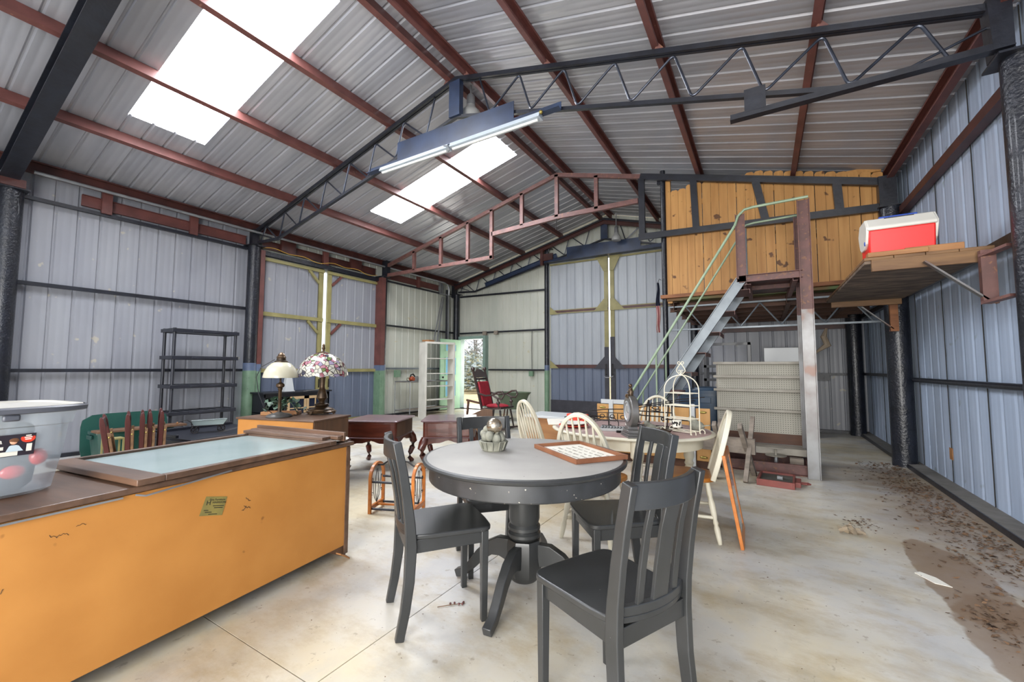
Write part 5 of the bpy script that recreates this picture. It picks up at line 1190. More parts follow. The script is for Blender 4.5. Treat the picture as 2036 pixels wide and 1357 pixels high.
# wooden tray with ivy behind the lamps
e = empty('serving_tray', (-4.39, 2.57, 0.721), 'light wooden serving tray behind the lamps on the low chest', 'tray', rz=R(37))
b = MB(); b.box(-0.16, 0.16, -0.06, 0.06, 0, 0.012); b.box(-0.165, 0.165, -0.07, -0.058, 0, 0.035); b.box(-0.165, 0.165, 0.058, 0.07, 0, 0.035); b.build('tray', 'plank_tan', e, 0.003, local=True)
b = MB(); b.box(-0.18, -0.16, -0.07, 0.07, 0, 0.035); b.box(0.16, 0.18, -0.07, 0.07, 0, 0.035); b.build('end_board', 'plank_tan', e, 0.003, local=True)
e = empty('ivy_garland', (-4.40, 2.62, 0.73), 'dusty artificial ivy sprig trailing over the light wooden tray', 'plant')
rnd = random.Random(9); b = MB(); stems = []
for k in range(7):
    a = rnd.uniform(0, 6.28); L = rnd.uniform(0.13, 0.24); p = [(-4.39, 2.57, 0.765)]
    for q in range(5): p.append((p[-1][0] + L / 5 * math.cos(a) * (1.3 if abs(math.cos(a)) > 0 else 1), p[-1][1] + L / 8 * math.sin(a), 0.775 + 0.09 * math.sin((q + 1) * 0.62)))
    stems.append(p); b.tube(p, 0.003, 5)
b.build('stems', 'leaf_green', e)
b = MB()
for p in stems:
    for q in p[1:]:
        for s in range(2):
            c = Vector(q) + Vector((rnd.uniform(-0.03, 0.03), rnd.uniform(-0.03, 0.03), rnd.uniform(-0.01, 0.04))); r_ = rnd.uniform(0.022, 0.036); A = Matrix.Rotation(rnd.uniform(0, 6.28), 3, 'Z') @ Matrix.Rotation(rnd.uniform(-0.9, 0.9), 3, 'X')
            sh = [(0, -1.0), (0.5, -0.8), (0.95, -0.2), (0.55, 0.1), (0.45, 0.5), (0, 1.1), (-0.45, 0.5), (-0.55, 0.1), (-0.95, -0.2), (-0.5, -0.8)]
            b.add([c + A @ Vector((x * r_, y * r_, 0.15 * r_ * (1 - abs(x)))) for x, y in sh], [tuple(range(10))])
tag(b.build('leaves', 'leaf_green', e), kind='stuff')
# ---------------------------------------------------------------- things on the oval table
ZT = 0.7145
ca, sa = math.cos(R(-152)), math.sin(R(-152))
e = empty('mantel_clock', (-0.86, 3.17, ZT), 'grey drum clock on a stepped base with bronze figure on the oval table', 'clock', rz=R(-58))
# local: -Y is the dial side
b = MB(); b.box(-0.10, 0.10, -0.055, 0.055, 0.0, 0.012); b.box(-0.095, 0.095, -0.052, 0.052, 0.012, 0.028); b.box(-0.07, 0.07, -0.045, 0.045, 0.028, 0.052); b.box(-0.045, 0.045, -0.036, 0.036, 0.052, 0.075); b.build('stepped_base', 'pewter', e, 0.003, local=True)
RX90 = Matrix.Rotation(R(90), 3, 'X')
b = MB(); b.lathe([(0.112, -0.026), (0.118, -0.020), (0.118, 0.020), (0.112, 0.026)], 40, (0, 0, 0.185), RX90); b.build('drum', 'pewter', e, local=True)
b = MB(); b.lathe([(0.062, -0.001), (0.078, 0.002), (0.078, 0.006), (0.066, 0.010), (0.060, 0.004)], 36, (0, -0.026, 0.185), RX90, cap=False); b.build('bezel', 'conduit', e, local=True)
b = MB(); b.lathe([(0.001, 0.0), (0.060, 0.0), (0.060, 0.003), (0.001, 0.003)], 32, (0, -0.026, 0.185), RX90); b.build('dial', 'glass_grey', e, local=True)
b = MB(); b.tube([(0, -0.031, 0.185), (0.0, -0.031, 0.225)], 0.0015, 5); b.tube([(0, -0.031, 0.185), (0.03, -0.031, 0.175)], 0.0015, 5); b.build('hands', 'ink', e, local=True)
b = MB(); b.ball((0, 0, 0.325), 0.022, 14, 9, (1.0, 0.9, 1.0)); b.tube([(0.0, 0, 0.300), (0.004, 0, 0.33), (0.0, 0, 0.36)], 0.017, 10, sc=[1.1, 1.2, 0.7]); b.ball((0.0, -0.002, 0.376), 0.015, 12, 9)
b.tube([(0.012, 0, 0.35), (0.026, -0.01, 0.34), (0.018, -0.02, 0.352)], 0.005, 6); b.tube([(-0.012, 0, 0.35), (-0.024, -0.008, 0.335), (-0.02, -0.02, 0.325)], 0.005, 6); b.tube([(0.008, -0.01, 0.312), (0.022, -0.03, 0.305), (0.02, -0.035, 0.285)], 0.007, 6); b.tube([(-0.008, -0.01, 0.312), (-0.02, -0.028, 0.308), (-0.018, -0.034, 0.29)], 0.007, 6)
b.build('figure', 'bronze', e, local=True)

# cream wire birdcage stand
e = empty('birdcage_stand', (-0.555, 3.50, ZT), 'tall cream wire birdcage stand with scrolled finial on the oval table', 'plant stand', rz=R(-24))
PB = [(-0.11, -0.06), (0.11, -0.06), (0.11, 0.06), (-0.11, 0.06)]
for x, y in PB:
    p = [(x * 1.25, y * 1.25, 0.012)]
    sg = 1 if x > 0 else -1
    foot = [(x + sg * (0.022 + 0.020 * math.cos(t)), y, 0.022 + 0.020 * math.sin(t)) for t in [0.5 * k for k in range(-1, 9)]]
    arc = [(x, y, 0.03), (x, y, 0.34)] + [(x * math.cos(t), y * math.cos(t), 0.34 + 0.115 * math.sin(t)) for t in [R(a) for a in (15, 30, 45, 60, 75, 88)]]
    b = MB(); b.tube(foot[::-1] + arc[0:0], 0.004, 7); b.tube([(x, y, 0.008)] + arc, 0.0045, 8); b.build('post', 'cream_paint', e, local=True)
for z in (0.025, 0.12, 0.22, 0.315):
    b = MB(); b.tube([(x, y, z) for x, y in PB], 0.0035, 6, closed=True)
    if z < 0.3: b.tube([(-0.11, 0, z), (0.11, 0, z)], 0.003, 6)
    b.build('ring', 'cream_paint', e, local=True)
b = MB(); c45 = 0.455
for s in (-1, 1):
    b.tube([(0, 0, c45), (s * 0.02, 0, c45 + 0.012), (s * 0.038, 0, c45 + 0.03), (s * 0.034, 0, c45 + 0.05), (s * 0.012, 0, c45 + 0.078), (0, 0, c45 + 0.09)], 0.0035, 7)
    b.tube([(0, 0, c45 + 0.085)] + [(s * (0.016 + 0.011 * math.cos(t)), 0, c45 + 0.095 + 0.010 * math.sin(t)) for t in [math.pi - 0.6 * k for k in range(10)]], 0.003, 6)
    b.tube([(s * (0.012 + 0.009 * math.cos(t)), 0, c45 + 0.030 + 0.009 * math.sin(t)) for t in [0.6 * k for k in range(10)]], 0.0025, 6)
b.cyl((0, 0, c45 - 0.005), (0, 0, c45 + 0.02), 0.008, 0.005, 10); b.build('finial', 'cream_paint', e, local=True)

# wrought iron stands
def iron(name, label, cat, paths, r=0.004, loc=(-1.0, 3.8, ZT)):
    e = empty(name, loc, label, cat)
    for i, (nm, ps) in enumerate(paths):
        b = MB()
        for p in ps: b.tube(p, r, 6)
        b.build(nm, 'dark_iron', e)
def loop(cx, cy, z, rx, rz_, n=16, tilt=0): return [(cx + rx * math.cos(2 * math.pi * k / n), cy + tilt * math.cos(2 * math.pi * k / n), z + rz_ * math.sin(2 * math.pi * k / n)) for k in range(n + 1)]
iron('iron_plate_stand', 'dark iron plate rack with two tall hoops behind the clock', 'stand',
     [('hoop', [[(-0.885 + 0.012 * s, 3.78, ZT + 0.004), (-0.880 + 0.014 * s, 3.78, 0.80), (-0.872 + 0.008 * s, 3.77, 0.90), (-0.868, 3.77, 0.946)] for s in (-1, 1)]),
      ('hoop', [[(-0.700 + 0.022 * s, 3.80, ZT + 0.004), (-0.700 + 0.020 * s, 3.80, 0.80), (-0.695 + 0.012 * s, 3.80, 0.90), (-0.692, 3.80, 0.94)] for s in (-1, 1)]),
      ('base_rods', [[(-0.98, 3.80, 0.722), (-0.60, 3.80, 0.722)], [(-0.98, 3.70, 0.722), (-0.60, 3.70, 0.722)], [(-0.97, 3.68, 0.722), (-0.97, 3.84, 0.722)], [(-0.62, 3.68, 0.722), (-0.62, 3.84, 0.722)], [(-1.02, 3.78, 0.81), (-0.68, 3.80, 0.80)], [(-1.02, 3.78, 0.845), (-0.68, 3.80, 0.84)]])], 0.0055, (-0.8, 3.75, ZT))
iron('iron_candle_arm', 'long branching iron candle holder sweeping across the oval table', 'candle holder',
     [('arm', [[(-1.55, 3.50, 0.78), (-1.38, 3.58, 0.835), (-1.20, 3.62, 0.86), (-1.05, 3.66, 0.865)], [(-1.02, 3.70, 0.86), (-0.85, 3.72, 0.90), (-0.66, 3.78, 0.935), (-0.50, 3.84, 0.95)], [(-1.05, 3.66, 0.875), (-0.85, 3.68, 0.915), (-0.60, 3.72, 0.965), (-0.42, 3.78, 0.985)]]),
      ('leaf_scroll', [loop(-0.80, 3.72, 0.885, 0.028, 0.012), loop(-0.78, 3.72, 0.865, 0.02, 0.008), [(-0.86, 3.71, 0.92), (-0.845, 3.71, 0.865), (-0.79, 3.71, 0.855)], [(-0.83, 3.71, 0.93), (-0.84, 3.71, 0.89)]]),
      ('post', [[(-1.18, 3.62, ZT + 0.003), (-1.18, 3.62, 0.86)], [(-1.24, 3.62, ZT + 0.003), (-1.12, 3.62, ZT + 0.003)], [(-1.18, 3.56, ZT + 0.003), (-1.18, 3.68, ZT + 0.003)]])], 0.0045, (-1.18, 3.62, ZT))
iron('iron_scroll_stand', 'low scrolled iron trivet stand between the red plates and the clock', 'stand',
     [('scroll', [loop(-1.32, 3.56, 0.775, 0.035, 0.014), loop(-1.27, 3.58, 0.790, 0.03, 0.012), [(-1.42, 3.52, 0.76), (-1.30, 3.55, 0.81), (-1.22, 3.56, 0.80)], [(-1.36, 3.5, 0.745), (-1.22, 3.56, 0.77), (-1.10, 3.58, 0.768)], [(-1.40, 3.53, 0.79), (-1.28, 3.56, 0.80), (-1.12, 3.58, 0.795), (-1.08, 3.58, 0.76), (-1.08, 3.58, 0.72)]]),
      ('foot', [[(-1.20, 3.50, 0.718), (-1.15, 3.54, 0.728), (-1.15, 3.55, 0.79)], [(-1.10, 3.52, 0.718), (-1.15, 3.54, 0.728)], [(-1.17, 3.60, 0.718), (-1.15, 3.54, 0.728)], loop(-1.10, 3.48, 0.725, 0.03, 0.008)])], 0.0042, (-1.2, 3.55, ZT))
iron('iron_cross_stand', 'small dark iron stand with knobbed crossbar under the birdcage stand', 'stand',
     [('crossbar', [[(-0.72, 3.66, 0.80), (-0.50, 3.70, 0.795)], loop(-0.50, 3.70, 0.795, 0.012, 0.012, 8), loop(-0.73, 3.66, 0.80, 0.012, 0.012, 8)]), ('post', [[(-0.60, 3.68, 0.718), (-0.60, 3.68, 0.80)], [(-0.66, 3.68, 0.719), (-0.54, 3.68, 0.719)]])], 0.006, (-0.6, 3.68, ZT))
iron('iron_sconce', 'flat black iron scrollwork piece lying beside the clock base', 'scrollwork',
     [('scrolls', [loop(-0.98 + 0.06 * k, 3.30 + 0.03 * (k % 2), 0.722, 0.028, 0.004, 12, 0.02) for k in range(4)] + [[(-1.02, 3.32, 0.722), (-0.72, 3.36, 0.722)], [(-1.0, 3.26, 0.722), (-0.90, 3.42, 0.724)]])], 0.005, (-0.9, 3.32, ZT))
iron('iron_grille', 'tall dark iron grille with curled ends behind the stacked plates', 'grille',
     [('bars', [[(-1.50 + 0.10 * k, 3.95, ZT + 0.004), (-1.50 + 0.10 * k, 3.95, 0.79)] for k in range(6)] + [[(-1.52, 3.95, 0.79), (-0.98, 3.95, 0.80)], [(-1.52, 3.95, 0.725), (-0.98, 3.95, 0.725)]]),
      ('curls', [loop(-1.45 + 0.10 * k, 3.95, 0.76, 0.022, 0.018) for k in range(5)])], 0.004, (-1.25, 3.95, ZT))
# plates, papers, book
b = MB(); b.lathe([(0.06, 0), (0.07, 0.003), (0.125, 0.018), (0.125, 0.022), (0.07, 0.008), (0.001, 0.007)], 32)
pl = b.build('red_plate', 'label_red'); pl.location = (-1.42, 3.40, ZT); tag(pl, 'red rimmed plate under the white plate on the oval table', 'plate')
b = MB(); b.lathe([(0.06, 0), (0.07, 0.003), (0.118, 0.016), (0.118, 0.020), (0.07, 0.008), (0.001, 0.007)], 32)
pl = b.build('white_plate', 'white_paint'); pl.location = (-1.42, 3.40, ZT + 0.020); tag(pl, 'white plate stacked on the red rimmed plate', 'plate')
b = MB(); b.box(-0.10, 0.10, -0.03, 0.03, 0, 0.075); o = b.build('red_box', 'label_red', bev=0.004); o.location = (-1.52, 3.74, ZT); tag(o, 'small red box behind the stacked plates on the oval table', 'box')
b = MB(); b.box(-0.20, 0.16, -0.13, 0.13, 0, 0.012); o = b.build('paper_folder', 'paper', bev=0.002); o.location = (-1.62, 3.60, ZT + 0.001); o.rotation_euler = (0, 0, R(-62)); tag(o, 'pale paper folder sticking out over the doorway end of the oval table', 'paper')
e = empty('magazine_stack', (-1.06, 3.42, ZT), 'stack of grey patterned books left of the clock base', 'books', rz=R(12))
b = MB(); b.box(-0.12, 0.12, -0.09, 0.09, 0, 0.020); b.build('cover', 'glass_grey', e, 0.002, local=True)
b = MB(); b.box(-0.117, 0.125, -0.086, 0.086, 0.003, 0.017); b.build('pages', 'paper', e, local=True)
b = MB()
for k in range(9): b.tube([(-0.10 + 0.024 * k, -0.06 + 0.01 * (k % 3), 0.0205), (-0.09 + 0.024 * k, -0.01, 0.0205), (-0.105 + 0.024 * k, 0.06, 0.0205)], 0.004, 4)
b.build('cover_pattern', 'ink', e, local=True)
e = empty('potted_grass', (-1.05, 3.80, ZT), 'little pot of green grass behind the clock on the oval table', 'plant')
b = MB(); b.lathe([(0.022, 0), (0.03, 0.05), (0.026, 0.05), (0.02, 0.03)], 16, (-1.05, 3.80, ZT + 0.05)); b.lathe([(0.035, 0), (0.03, 0.05)], 12, (-1.05, 3.80, ZT)); b.build('pot', 'white_paint', e)
b = MB(); rnd = random.Random(2)
for k in range(40):
    a = rnd.uniform(0, 6.28); L = rnd.uniform(0.03, 0.075); b.sweep([(-1.05, 3.80, ZT + 0.09), (-1.05 + L * math.cos(a) * 0.7, 3.80 + L * math.sin(a) * 0.7, ZT + 0.09 + L)], rect(0.003, 0.001), Z, sc=[1, 0.3])
tag(b.build('blades', 'leaf_green', e), kind='stuff')
def bird(x, y, s, rz, label):
    e = empty('ceramic_bird', (x, y, ZT), label, 'ornament', rz=rz)
    b = MB(); b.ball((0, 0, 0.035 * s), 0.035 * s, 16, 11, (1.35, 0.9, 1.0)); b.ball((0.035 * s, 0, 0.075 * s), 0.023 * s, 14, 9); b.tube([(-0.02 * s, 0, 0.04 * s), (0.03 * s, 0, 0.072 * s)], 0.02 * s, 10); b.build('body', 'stone', e, local=True)
    b = MB(); b.cyl((0.055 * s, 0, 0.074 * s), (0.074 * s, 0, 0.068 * s), 0.007 * s, 0.001, 8); b.build('beak', 'plank_tan', e, local=True)
    b = MB(); b.sweep([(-0.035 * s, 0, 0.04 * s), (-0.085 * s, 0, 0.05 * s)], rect(0.03 * s, 0.008 * s), Z, sc=[1, 0.7]); b.build('tail', 'stone', e, local=True)
bird(-0.78, 3.45, 0.95, R(200), 'greenish ceramic bird in front of the iron stands')
bird(-0.47, 3.67, 1.25, R(160), 'larger greenish ceramic bird behind the birdcage stand')
e = empty('spotted_mug', (-0.61, 3.61, ZT), 'white mug with black cow spots inside the birdcage stand', 'mug')
b = MB(); b.lathe([(0.028, 0.03), (0.034, 0.035), (0.036, 0.09), (0.033, 0.09), (0.031, 0.04), (0.001, 0.038)], 20, (-0.61, 3.61, ZT)); b.build('cup', 'paper', e)
b = MB(); rnd = random.Random(6)
for k in range(9): a = rnd.uniform(-2.6, -0.3); z = rnd.uniform(0.045, 0.08); b.ball((-0.61 + 0.0355 * math.cos(a), 3.61 + 0.0355 * math.sin(a), ZT + z), 0.008, 8, 6, (0.8, 0.8, 1.1))
b.build('spots', 'ink', e)
b = MB(); b.lathe([(0.03, 0), (0.045, 0.008), (0.045, 0.012), (0.02, 0.03), (0.001, 0.03)], 20, (-0.61, 3.61, ZT)); b.build('saucer', 'bronze', e)
b = MB(); b.lathe([(0.03, 0), (0.055, 0.03), (0.05, 0.03), (0.028, 0.006), (0.001, 0.006)], 20, (-0.67, 3.43, ZT)); tag(b.build('brown_bowl', 'bronze'), 'small brown bowl between ceramic bird and birdcage stand', 'bowl')

# ---------------------------------------------------------------- cherry end tables
def end_table(c, rz, label):
    e = empty('end_table', (c[0], c[1], 0), label, 'table', 'cherry end tables with curved legs', rz)
    b = MB(); h = 0.31
    def rr(hw, r, z): 
        o = []
        for sx, sy, a0 in ((1, 1, 0), (-1, 1, 90), (-1, -1, 180), (1, -1, 270)):
            for k in range(4): a = R(a0 + 30 * k); o.append((sx * (hw - r) + r * math.cos(a), sy * (hw - r) + r * math.sin(a), z))
        return o
    loft_rings(b, [rr(0.30, 0.03, 0.548), rr(0.315, 0.035, 0.553), rr(0.318, 0.035, 0.563), rr(0.310, 0.035, 0.570)]); b.build('table_top', 'cherry_top', e, local=True)
    b = MB(); loft_rings(b, [rr(0.292, 0.03, 0.375), rr(0.292, 0.03, 0.549)]); b.build('drawer_case', 'cherry', e, local=True)
    b = MB(); loft_rings(b, [rr(0.295, 0.03, 0.366), rr(0.303, 0.03, 0.371), rr(0.295, 0.03, 0.377)]); b.build('bead_moulding', 'cherry_top', e, local=True)
    for k in range(4):
        Mx = Matrix.Rotation(k * math.pi / 2, 4, 'Z'); b = MB(); n = 16; lo = []
        for i in range(n + 1): u = lerp(-0.27, 0.27, i / n); lo.append((u, -0.285, 0.310 + 0.022 * math.cos(u / 0.27 * math.pi) * (1) + 0.008 * math.cos(u / 0.27 * math.pi * 3)))
        b.prism([(0.27, -0.285, 0.37), (-0.27, -0.285, 0.37)] + lo, (0, 0.018, 0)); b.xf(Mx); b.build('scalloped_apron', 'cherry', e, 0.002, local=True)
        b = MB(); P_ = [(0.265, 0.36), (0.285, 0.31), (0.300, 0.25), (0.290, 0.18), (0.268, 0.11), (0.262, 0.055), (0.280, 0.022), (0.300, 0.012)]
        b.sweep([(r_ * 1.0, r_ * 1.0, z) for r_, z in P_], ngon(0.036, 12), Z, sc=[1.2, 1.35, 1.25, 1.0, 0.8, 0.7, 0.8, 0.5]); b.ball((0.285, 0.285, 0.018), 0.03, 12, 8, (1, 1, 0.6)); b.xf(Mx); b.build('leg', 'cherry', e, local=True)
    b = MB(); b.box(-0.24, 0.24, -0.295, -0.285, 0.39, 0.535); b.build('drawer_front', 'cherry', e, 0.004, local=True)
    b = MB(); b.box(0.288, 0.2945, -0.25, 0.25, 0.385, 0.54); b.build('side_panel', 'walnut_dull', e, 0.002, local=True)
    return e
t0 = end_table((-4.13, 3.70), R(25), 'cherry end table with curved legs nearest the low chest')
t0.scale = (1.04, 1.04, 1.04)
dup(t0, (-3.42, 4.19, 0), R(34), 'cherry end table with curved legs behind the leaning chair back')

# wine rack / magazine rack
e = empty('magazine_rack', (-2.72, 2.60, 0), 'orange arched wood and iron magazine rack on the floor behind the left dining chair', 'rack', rz=R(28))
for s in (-1, 1):
    x = s * 0.205; b = MB(); hp = []
    for k in range(15): a = math.pi * k / 14; hp.append((x, -0.125 * math.cos(a), 0.30 + 0.115 * math.sin(a)))
    b.sweep([(x, -0.125, 0.0)] + hp + [(x, 0.125, 0.0)], rect(0.022, 0.028), (1, 0, 0)); b.box(x - 0.012, x + 0.012, -0.125, 0.125, 0.03, 0.065); b.build('arched_end', 'orange_wood', e, 0.002, local=True)
    b = MB()
    for q in (-1, 1):
        b.tube([(x, q * 0.003, 0.07), (x, q * 0.045, 0.12), (x, q * 0.07, 0.22), (x, q * 0.075, 0.28)] + [(x, q * (0.085 + 0.010 * math.cos(t)), 0.285 + 0.010 * math.sin(t)) for t in (3, 2, 1, 0, -1)], 0.003, 5)
        b.tube([(x, q * 0.0, 0.07), (x, q * 0.025, 0.16), (x, q * 0.03, 0.25), (x, q * 0.01, 0.36)], 0.003, 5); b.tube([(x, q * (0.085 + 0.012 * math.cos(t)), 0.16 + 0.012 * math.sin(t)) for t in (3, 2, 1, 0, -1, -2)], 0.003, 5)
    b.build('iron_scroll', 'dark_iron', e, local=True)
for y, z in ((-0.11, 0.27), (0.11, 0.27), (-0.11, 0.04), (0.11, 0.04)):
    b = MB(); b.cyl((-0.20, y, z), (0.20, y, z), 0.010, n=10); b.build('crossbar', 'black_plastic', e, local=True)
b = MB(); b.box(-0.20, 0.20, -0.012, 0.012, 0.045, 0.058); b.build('middle_slat', 'orange_wood', e, local=True)
b = MB(); b.tube([(-0.20, 0, 0.395), (-0.15, 0, 0.398), (-0.10, 0, 0.43), (0.0, 0, 0.44), (0.10, 0, 0.43), (0.15, 0, 0.398), (0.20, 0, 0.395)], 0.008, 8); b.build('carry_handle', 'dark_iron', e, local=True)

e.scale = (0.93, 0.93, 0.96); e.location = (-2.72, 2.63, 0); e.rotation_euler.z = R(21)
# ---------------------------------------------------------------- left wall furniture
e = empty('plastic_shelving', (-7.68, 3.15, 0), 'black five tier plastic shelving unit against the left wall', 'shelving')
for z in (1.80, 1.39, 0.955, 0.555, 0.12):
    b = MB(); b.box(-7.88, -7.48, 2.70, 3.60, z - 0.045, z - 0.03); b.box(-7.485, -7.47, 2.69, 3.61, z - 0.055, z); b.box(-7.89, -7.875, 2.69, 3.61, z - 0.055, z); b.box(-7.88, -7.48, 2.69, 2.705, z - 0.055, z); b.box(-7.88, -7.48, 3.595, 3.61, z - 0.055, z)
    for k in range(7): b.box(-7.87, -7.49, 2.78 + k * 0.12, 2.84 + k * 0.12, z - 0.03, z - 0.004)
    b.box(-7.474, -7.464, 2.95, 3.35, z - 0.045, z - 0.015); b.build('shelf', 'black_plastic', e, 0.004)
for x in (-7.51, -7.85):
    for y in (2.73, 3.57):
        b = MB(); b.cyl((x, y, 0), (x, y, 1.81), 0.022, n=12); b.build('post', 'black_plastic', e)
# green tote with lid leaning behind
tote('green_tote', (-6.95, 2.14, 0), 0.42, 0.80, 0.44, 'tote_green', 'dark green open storage tote on the floor by the left wall', lid=False)
e = empty('tote_lid', (-7.25, 2.05, 0.0), 'dark green tote lid standing up behind its open tote', 'lid')
b = MB(); Nn = 28; pr = []
for k in range(Nn):
    a = 2 * math.pi * k / Nn; q = (abs(math.cos(a)) ** 6 + abs(math.sin(a)) ** 6) ** (-1 / 6); pr.append((math.cos(a) * q * 0.44, math.sin(a) * q * 0.29))
def LR(s, d): return [(-7.22 - d - (v + 0.29) * 0.08, 2.17 + u * s, 0.33 + v * s) for u, v in pr]
b = MB(); loft_rings(b, [LR(1.0, 0.0), LR(1.0, 0.02), LR(0.92, 0.035), LR(0.85, 0.015)]); b.build('panel', 'tote_green', e)
# low bench with pale yellow stool legs
e = empty('wood_board', (-6.73, 2.16, 0.443), 'narrow grey brown board lying across the rim of the green tote', 'board')
b = MB(); b.box(-6.84, -6.62, 1.72, 2.60, 0.443, 0.468); b.build('board', 'walnut_dull', e, 0.002)
e = empty('stool_frame', (-6.05, 1.72, 0), 'pale yellow green stool frame in front of the dark green tote', 'stool')
for x, y in ((-6.10, 1.62), (-6.10, 1.76), (-5.98, 1.62), (-5.98, 1.76)):
    b = MB(); b.box(x, x + 0.012, y, y + 0.015, 0, 0.44); b.build('leg', 'yellow_steel', e)
b = MB(); b.box(-6.10, -5.97, 1.62, 1.775, 0.44, 0.455); b.box(-6.10, -5.97, 1.62, 1.635, 0.2, 0.215); b.box(-5.98, -5.968, 1.62, 1.775, 0.25, 0.265); b.build('rail', 'yellow_steel', e)
# folded wooden chairs
fold = None
for i, (x, y, lean) in enumerate(((-5.15, 1.50, -0.10), (-5.20, 1.60, -0.03), (-5.24, 1.70, 0.0), (-5.27, 1.77, 0.0), (-5.30, 1.86, 0.02))):
    lab = ['first of the folded maroon wooden chairs, tilting most, beside the green tote', 'second folded maroon wooden chair from the green tote, slightly tilted', 'third folded maroon wooden chair, middle of the upright row', 'fourth folded maroon wooden chair from the green tote', 'last folded maroon wooden chair, next to the black table'][i]
    if fold is None:
        e = empty('folded_chair', (x, y, 0), lab, 'chair', 'folded maroon wooden chairs')
        for xx in (0.0, -0.40):
            b = MB(); p = [(xx, -0.028, 0), (xx, 0.0, 0), (xx, 0.004, 0.70), (xx, -0.004, 0.755), (xx, -0.016, 0.775), (xx, -0.028, 0.765), (xx, -0.036, 0.70)]; b.prism(p, (0.045, 0, 0)); b.build('rear_leg', 'maroon_wood', e, 0.003, local=True)
            b = MB(); b.box(xx + 0.005, xx + 0.04, 0.006, 0.028, 0.02, 0.62); b.build('front_leg', 'plank_brown', e, 0.003, local=True)
            b = MB(); b.ball((xx + 0.044, 0.015, 0.58), 0.008, 8, 6); b.build('bolt', 'brass', e, local=True)
        b = MB(); b.box(-0.36, 0.0, -0.02, -0.004, 0.66, 0.75); b.box(-0.36, 0.0, -0.02, -0.004, 0.45, 0.50); b.build('backrest', 'maroon_wood', e, 0.002, local=True)
        b = MB(); b.box(-0.37, 0.01, -0.003, 0.005, 0.18, 0.55); b.build('seat', 'maroon_wood', e, 0.002, local=True)
        fold = e
    else:
        c = dup(fold, (x, y, 0), 0, lab); c.rotation_euler = (R(lean * -60), 0, R(-17.5))
fold.rotation_euler = (R(9), 0, R(-17.5))
# black low table with toy wagon
e = empty('low_table', (-5.9, 2.58, 0), 'low black plastic table with raised rim behind the long cabinet', 'table', rz=R(8))
b = MB(); b.box(-0.47, 0.47, -0.50, 0.55, 0.40, 0.425); b.box(-0.47, -0.44, -0.50, 0.55, 0.425, 0.46); b.box(-0.47, 0.2, -0.50, -0.47, 0.425, 0.46); b.box(-0.49, 0.49, -0.52, 0.57, 0.385, 0.405); b.build('table_top', 'black_plastic', e, 0.004, local=True)
b = MB(); b.box(-0.45, 0.45, -0.47, 0.52, 0.22, 0.385); b.build('apron', 'black_plastic', e, 0.006, local=True)
for x in (-0.40, 0.40):
    for y in (-0.42, 0.47):
        b = MB(); b.cyl((x, y, 0), (x, y, 0.23), 0.03, n=12); b.build('leg', 'black_plastic', e, local=True)
e = empty('toy_wagon', (-5.85, 2.52, 0.426), 'small wire and glass wagon planter standing on the low black table', 'wagon', rz=R(66))
for x in (-0.13, 0.13):
    for y in (-0.06, 0.06):
        b = MB(); b.tube([(x + 0.038 * math.cos(t), y, 0.042 + 0.038 * math.sin(t)) for t in [2 * math.pi * k / 20 for k in range(20)]], 0.004, 6, closed=True)
        for k in range(6): a = k * math.pi / 3; b.tube([(x, y, 0.042), (x + 0.038 * math.cos(a), y, 0.042 + 0.038 * math.sin(a))], 0.0022, 5)
        b.build('wheel', 'dark_iron', e, local=True)
b = MB(); b.prism([(-0.14, -0.05, 0.09), (0.15, -0.05, 0.09), (0.19, -0.06, 0.155), (-0.17, -0.06, 0.15)], (0, 0.11, 0)); b.build('trough', 'mirror_pane', e, 0.003, local=True)
b = MB()
for y in (-0.065, 0.065): b.tube([(-0.16, y, 0.09), (-0.17, y, 0.15), (0.19, y, 0.155), (0.15, y, 0.09), (-0.16, y, 0.09)], 0.004, 6); b.tube([(-0.13, y, 0.045), (-0.10, y, 0.09)], 0.004, 6); b.tube([(0.13, y, 0.045), (0.10, y, 0.09)], 0.004, 6)
b.tube([(-0.17, 0, 0.13), (-0.21, 0, 0.16), (-0.27, 0, 0.15), (-0.30, 0, 0.13)], 0.005, 6); b.build('frame', 'dark_iron', e, local=True)
b = MB(); b.cyl((-0.30, -0.04, 0.13), (-0.30, 0.04, 0.13), 0.011, n=10); b.build('grip', 'plank_tan', e, local=True)
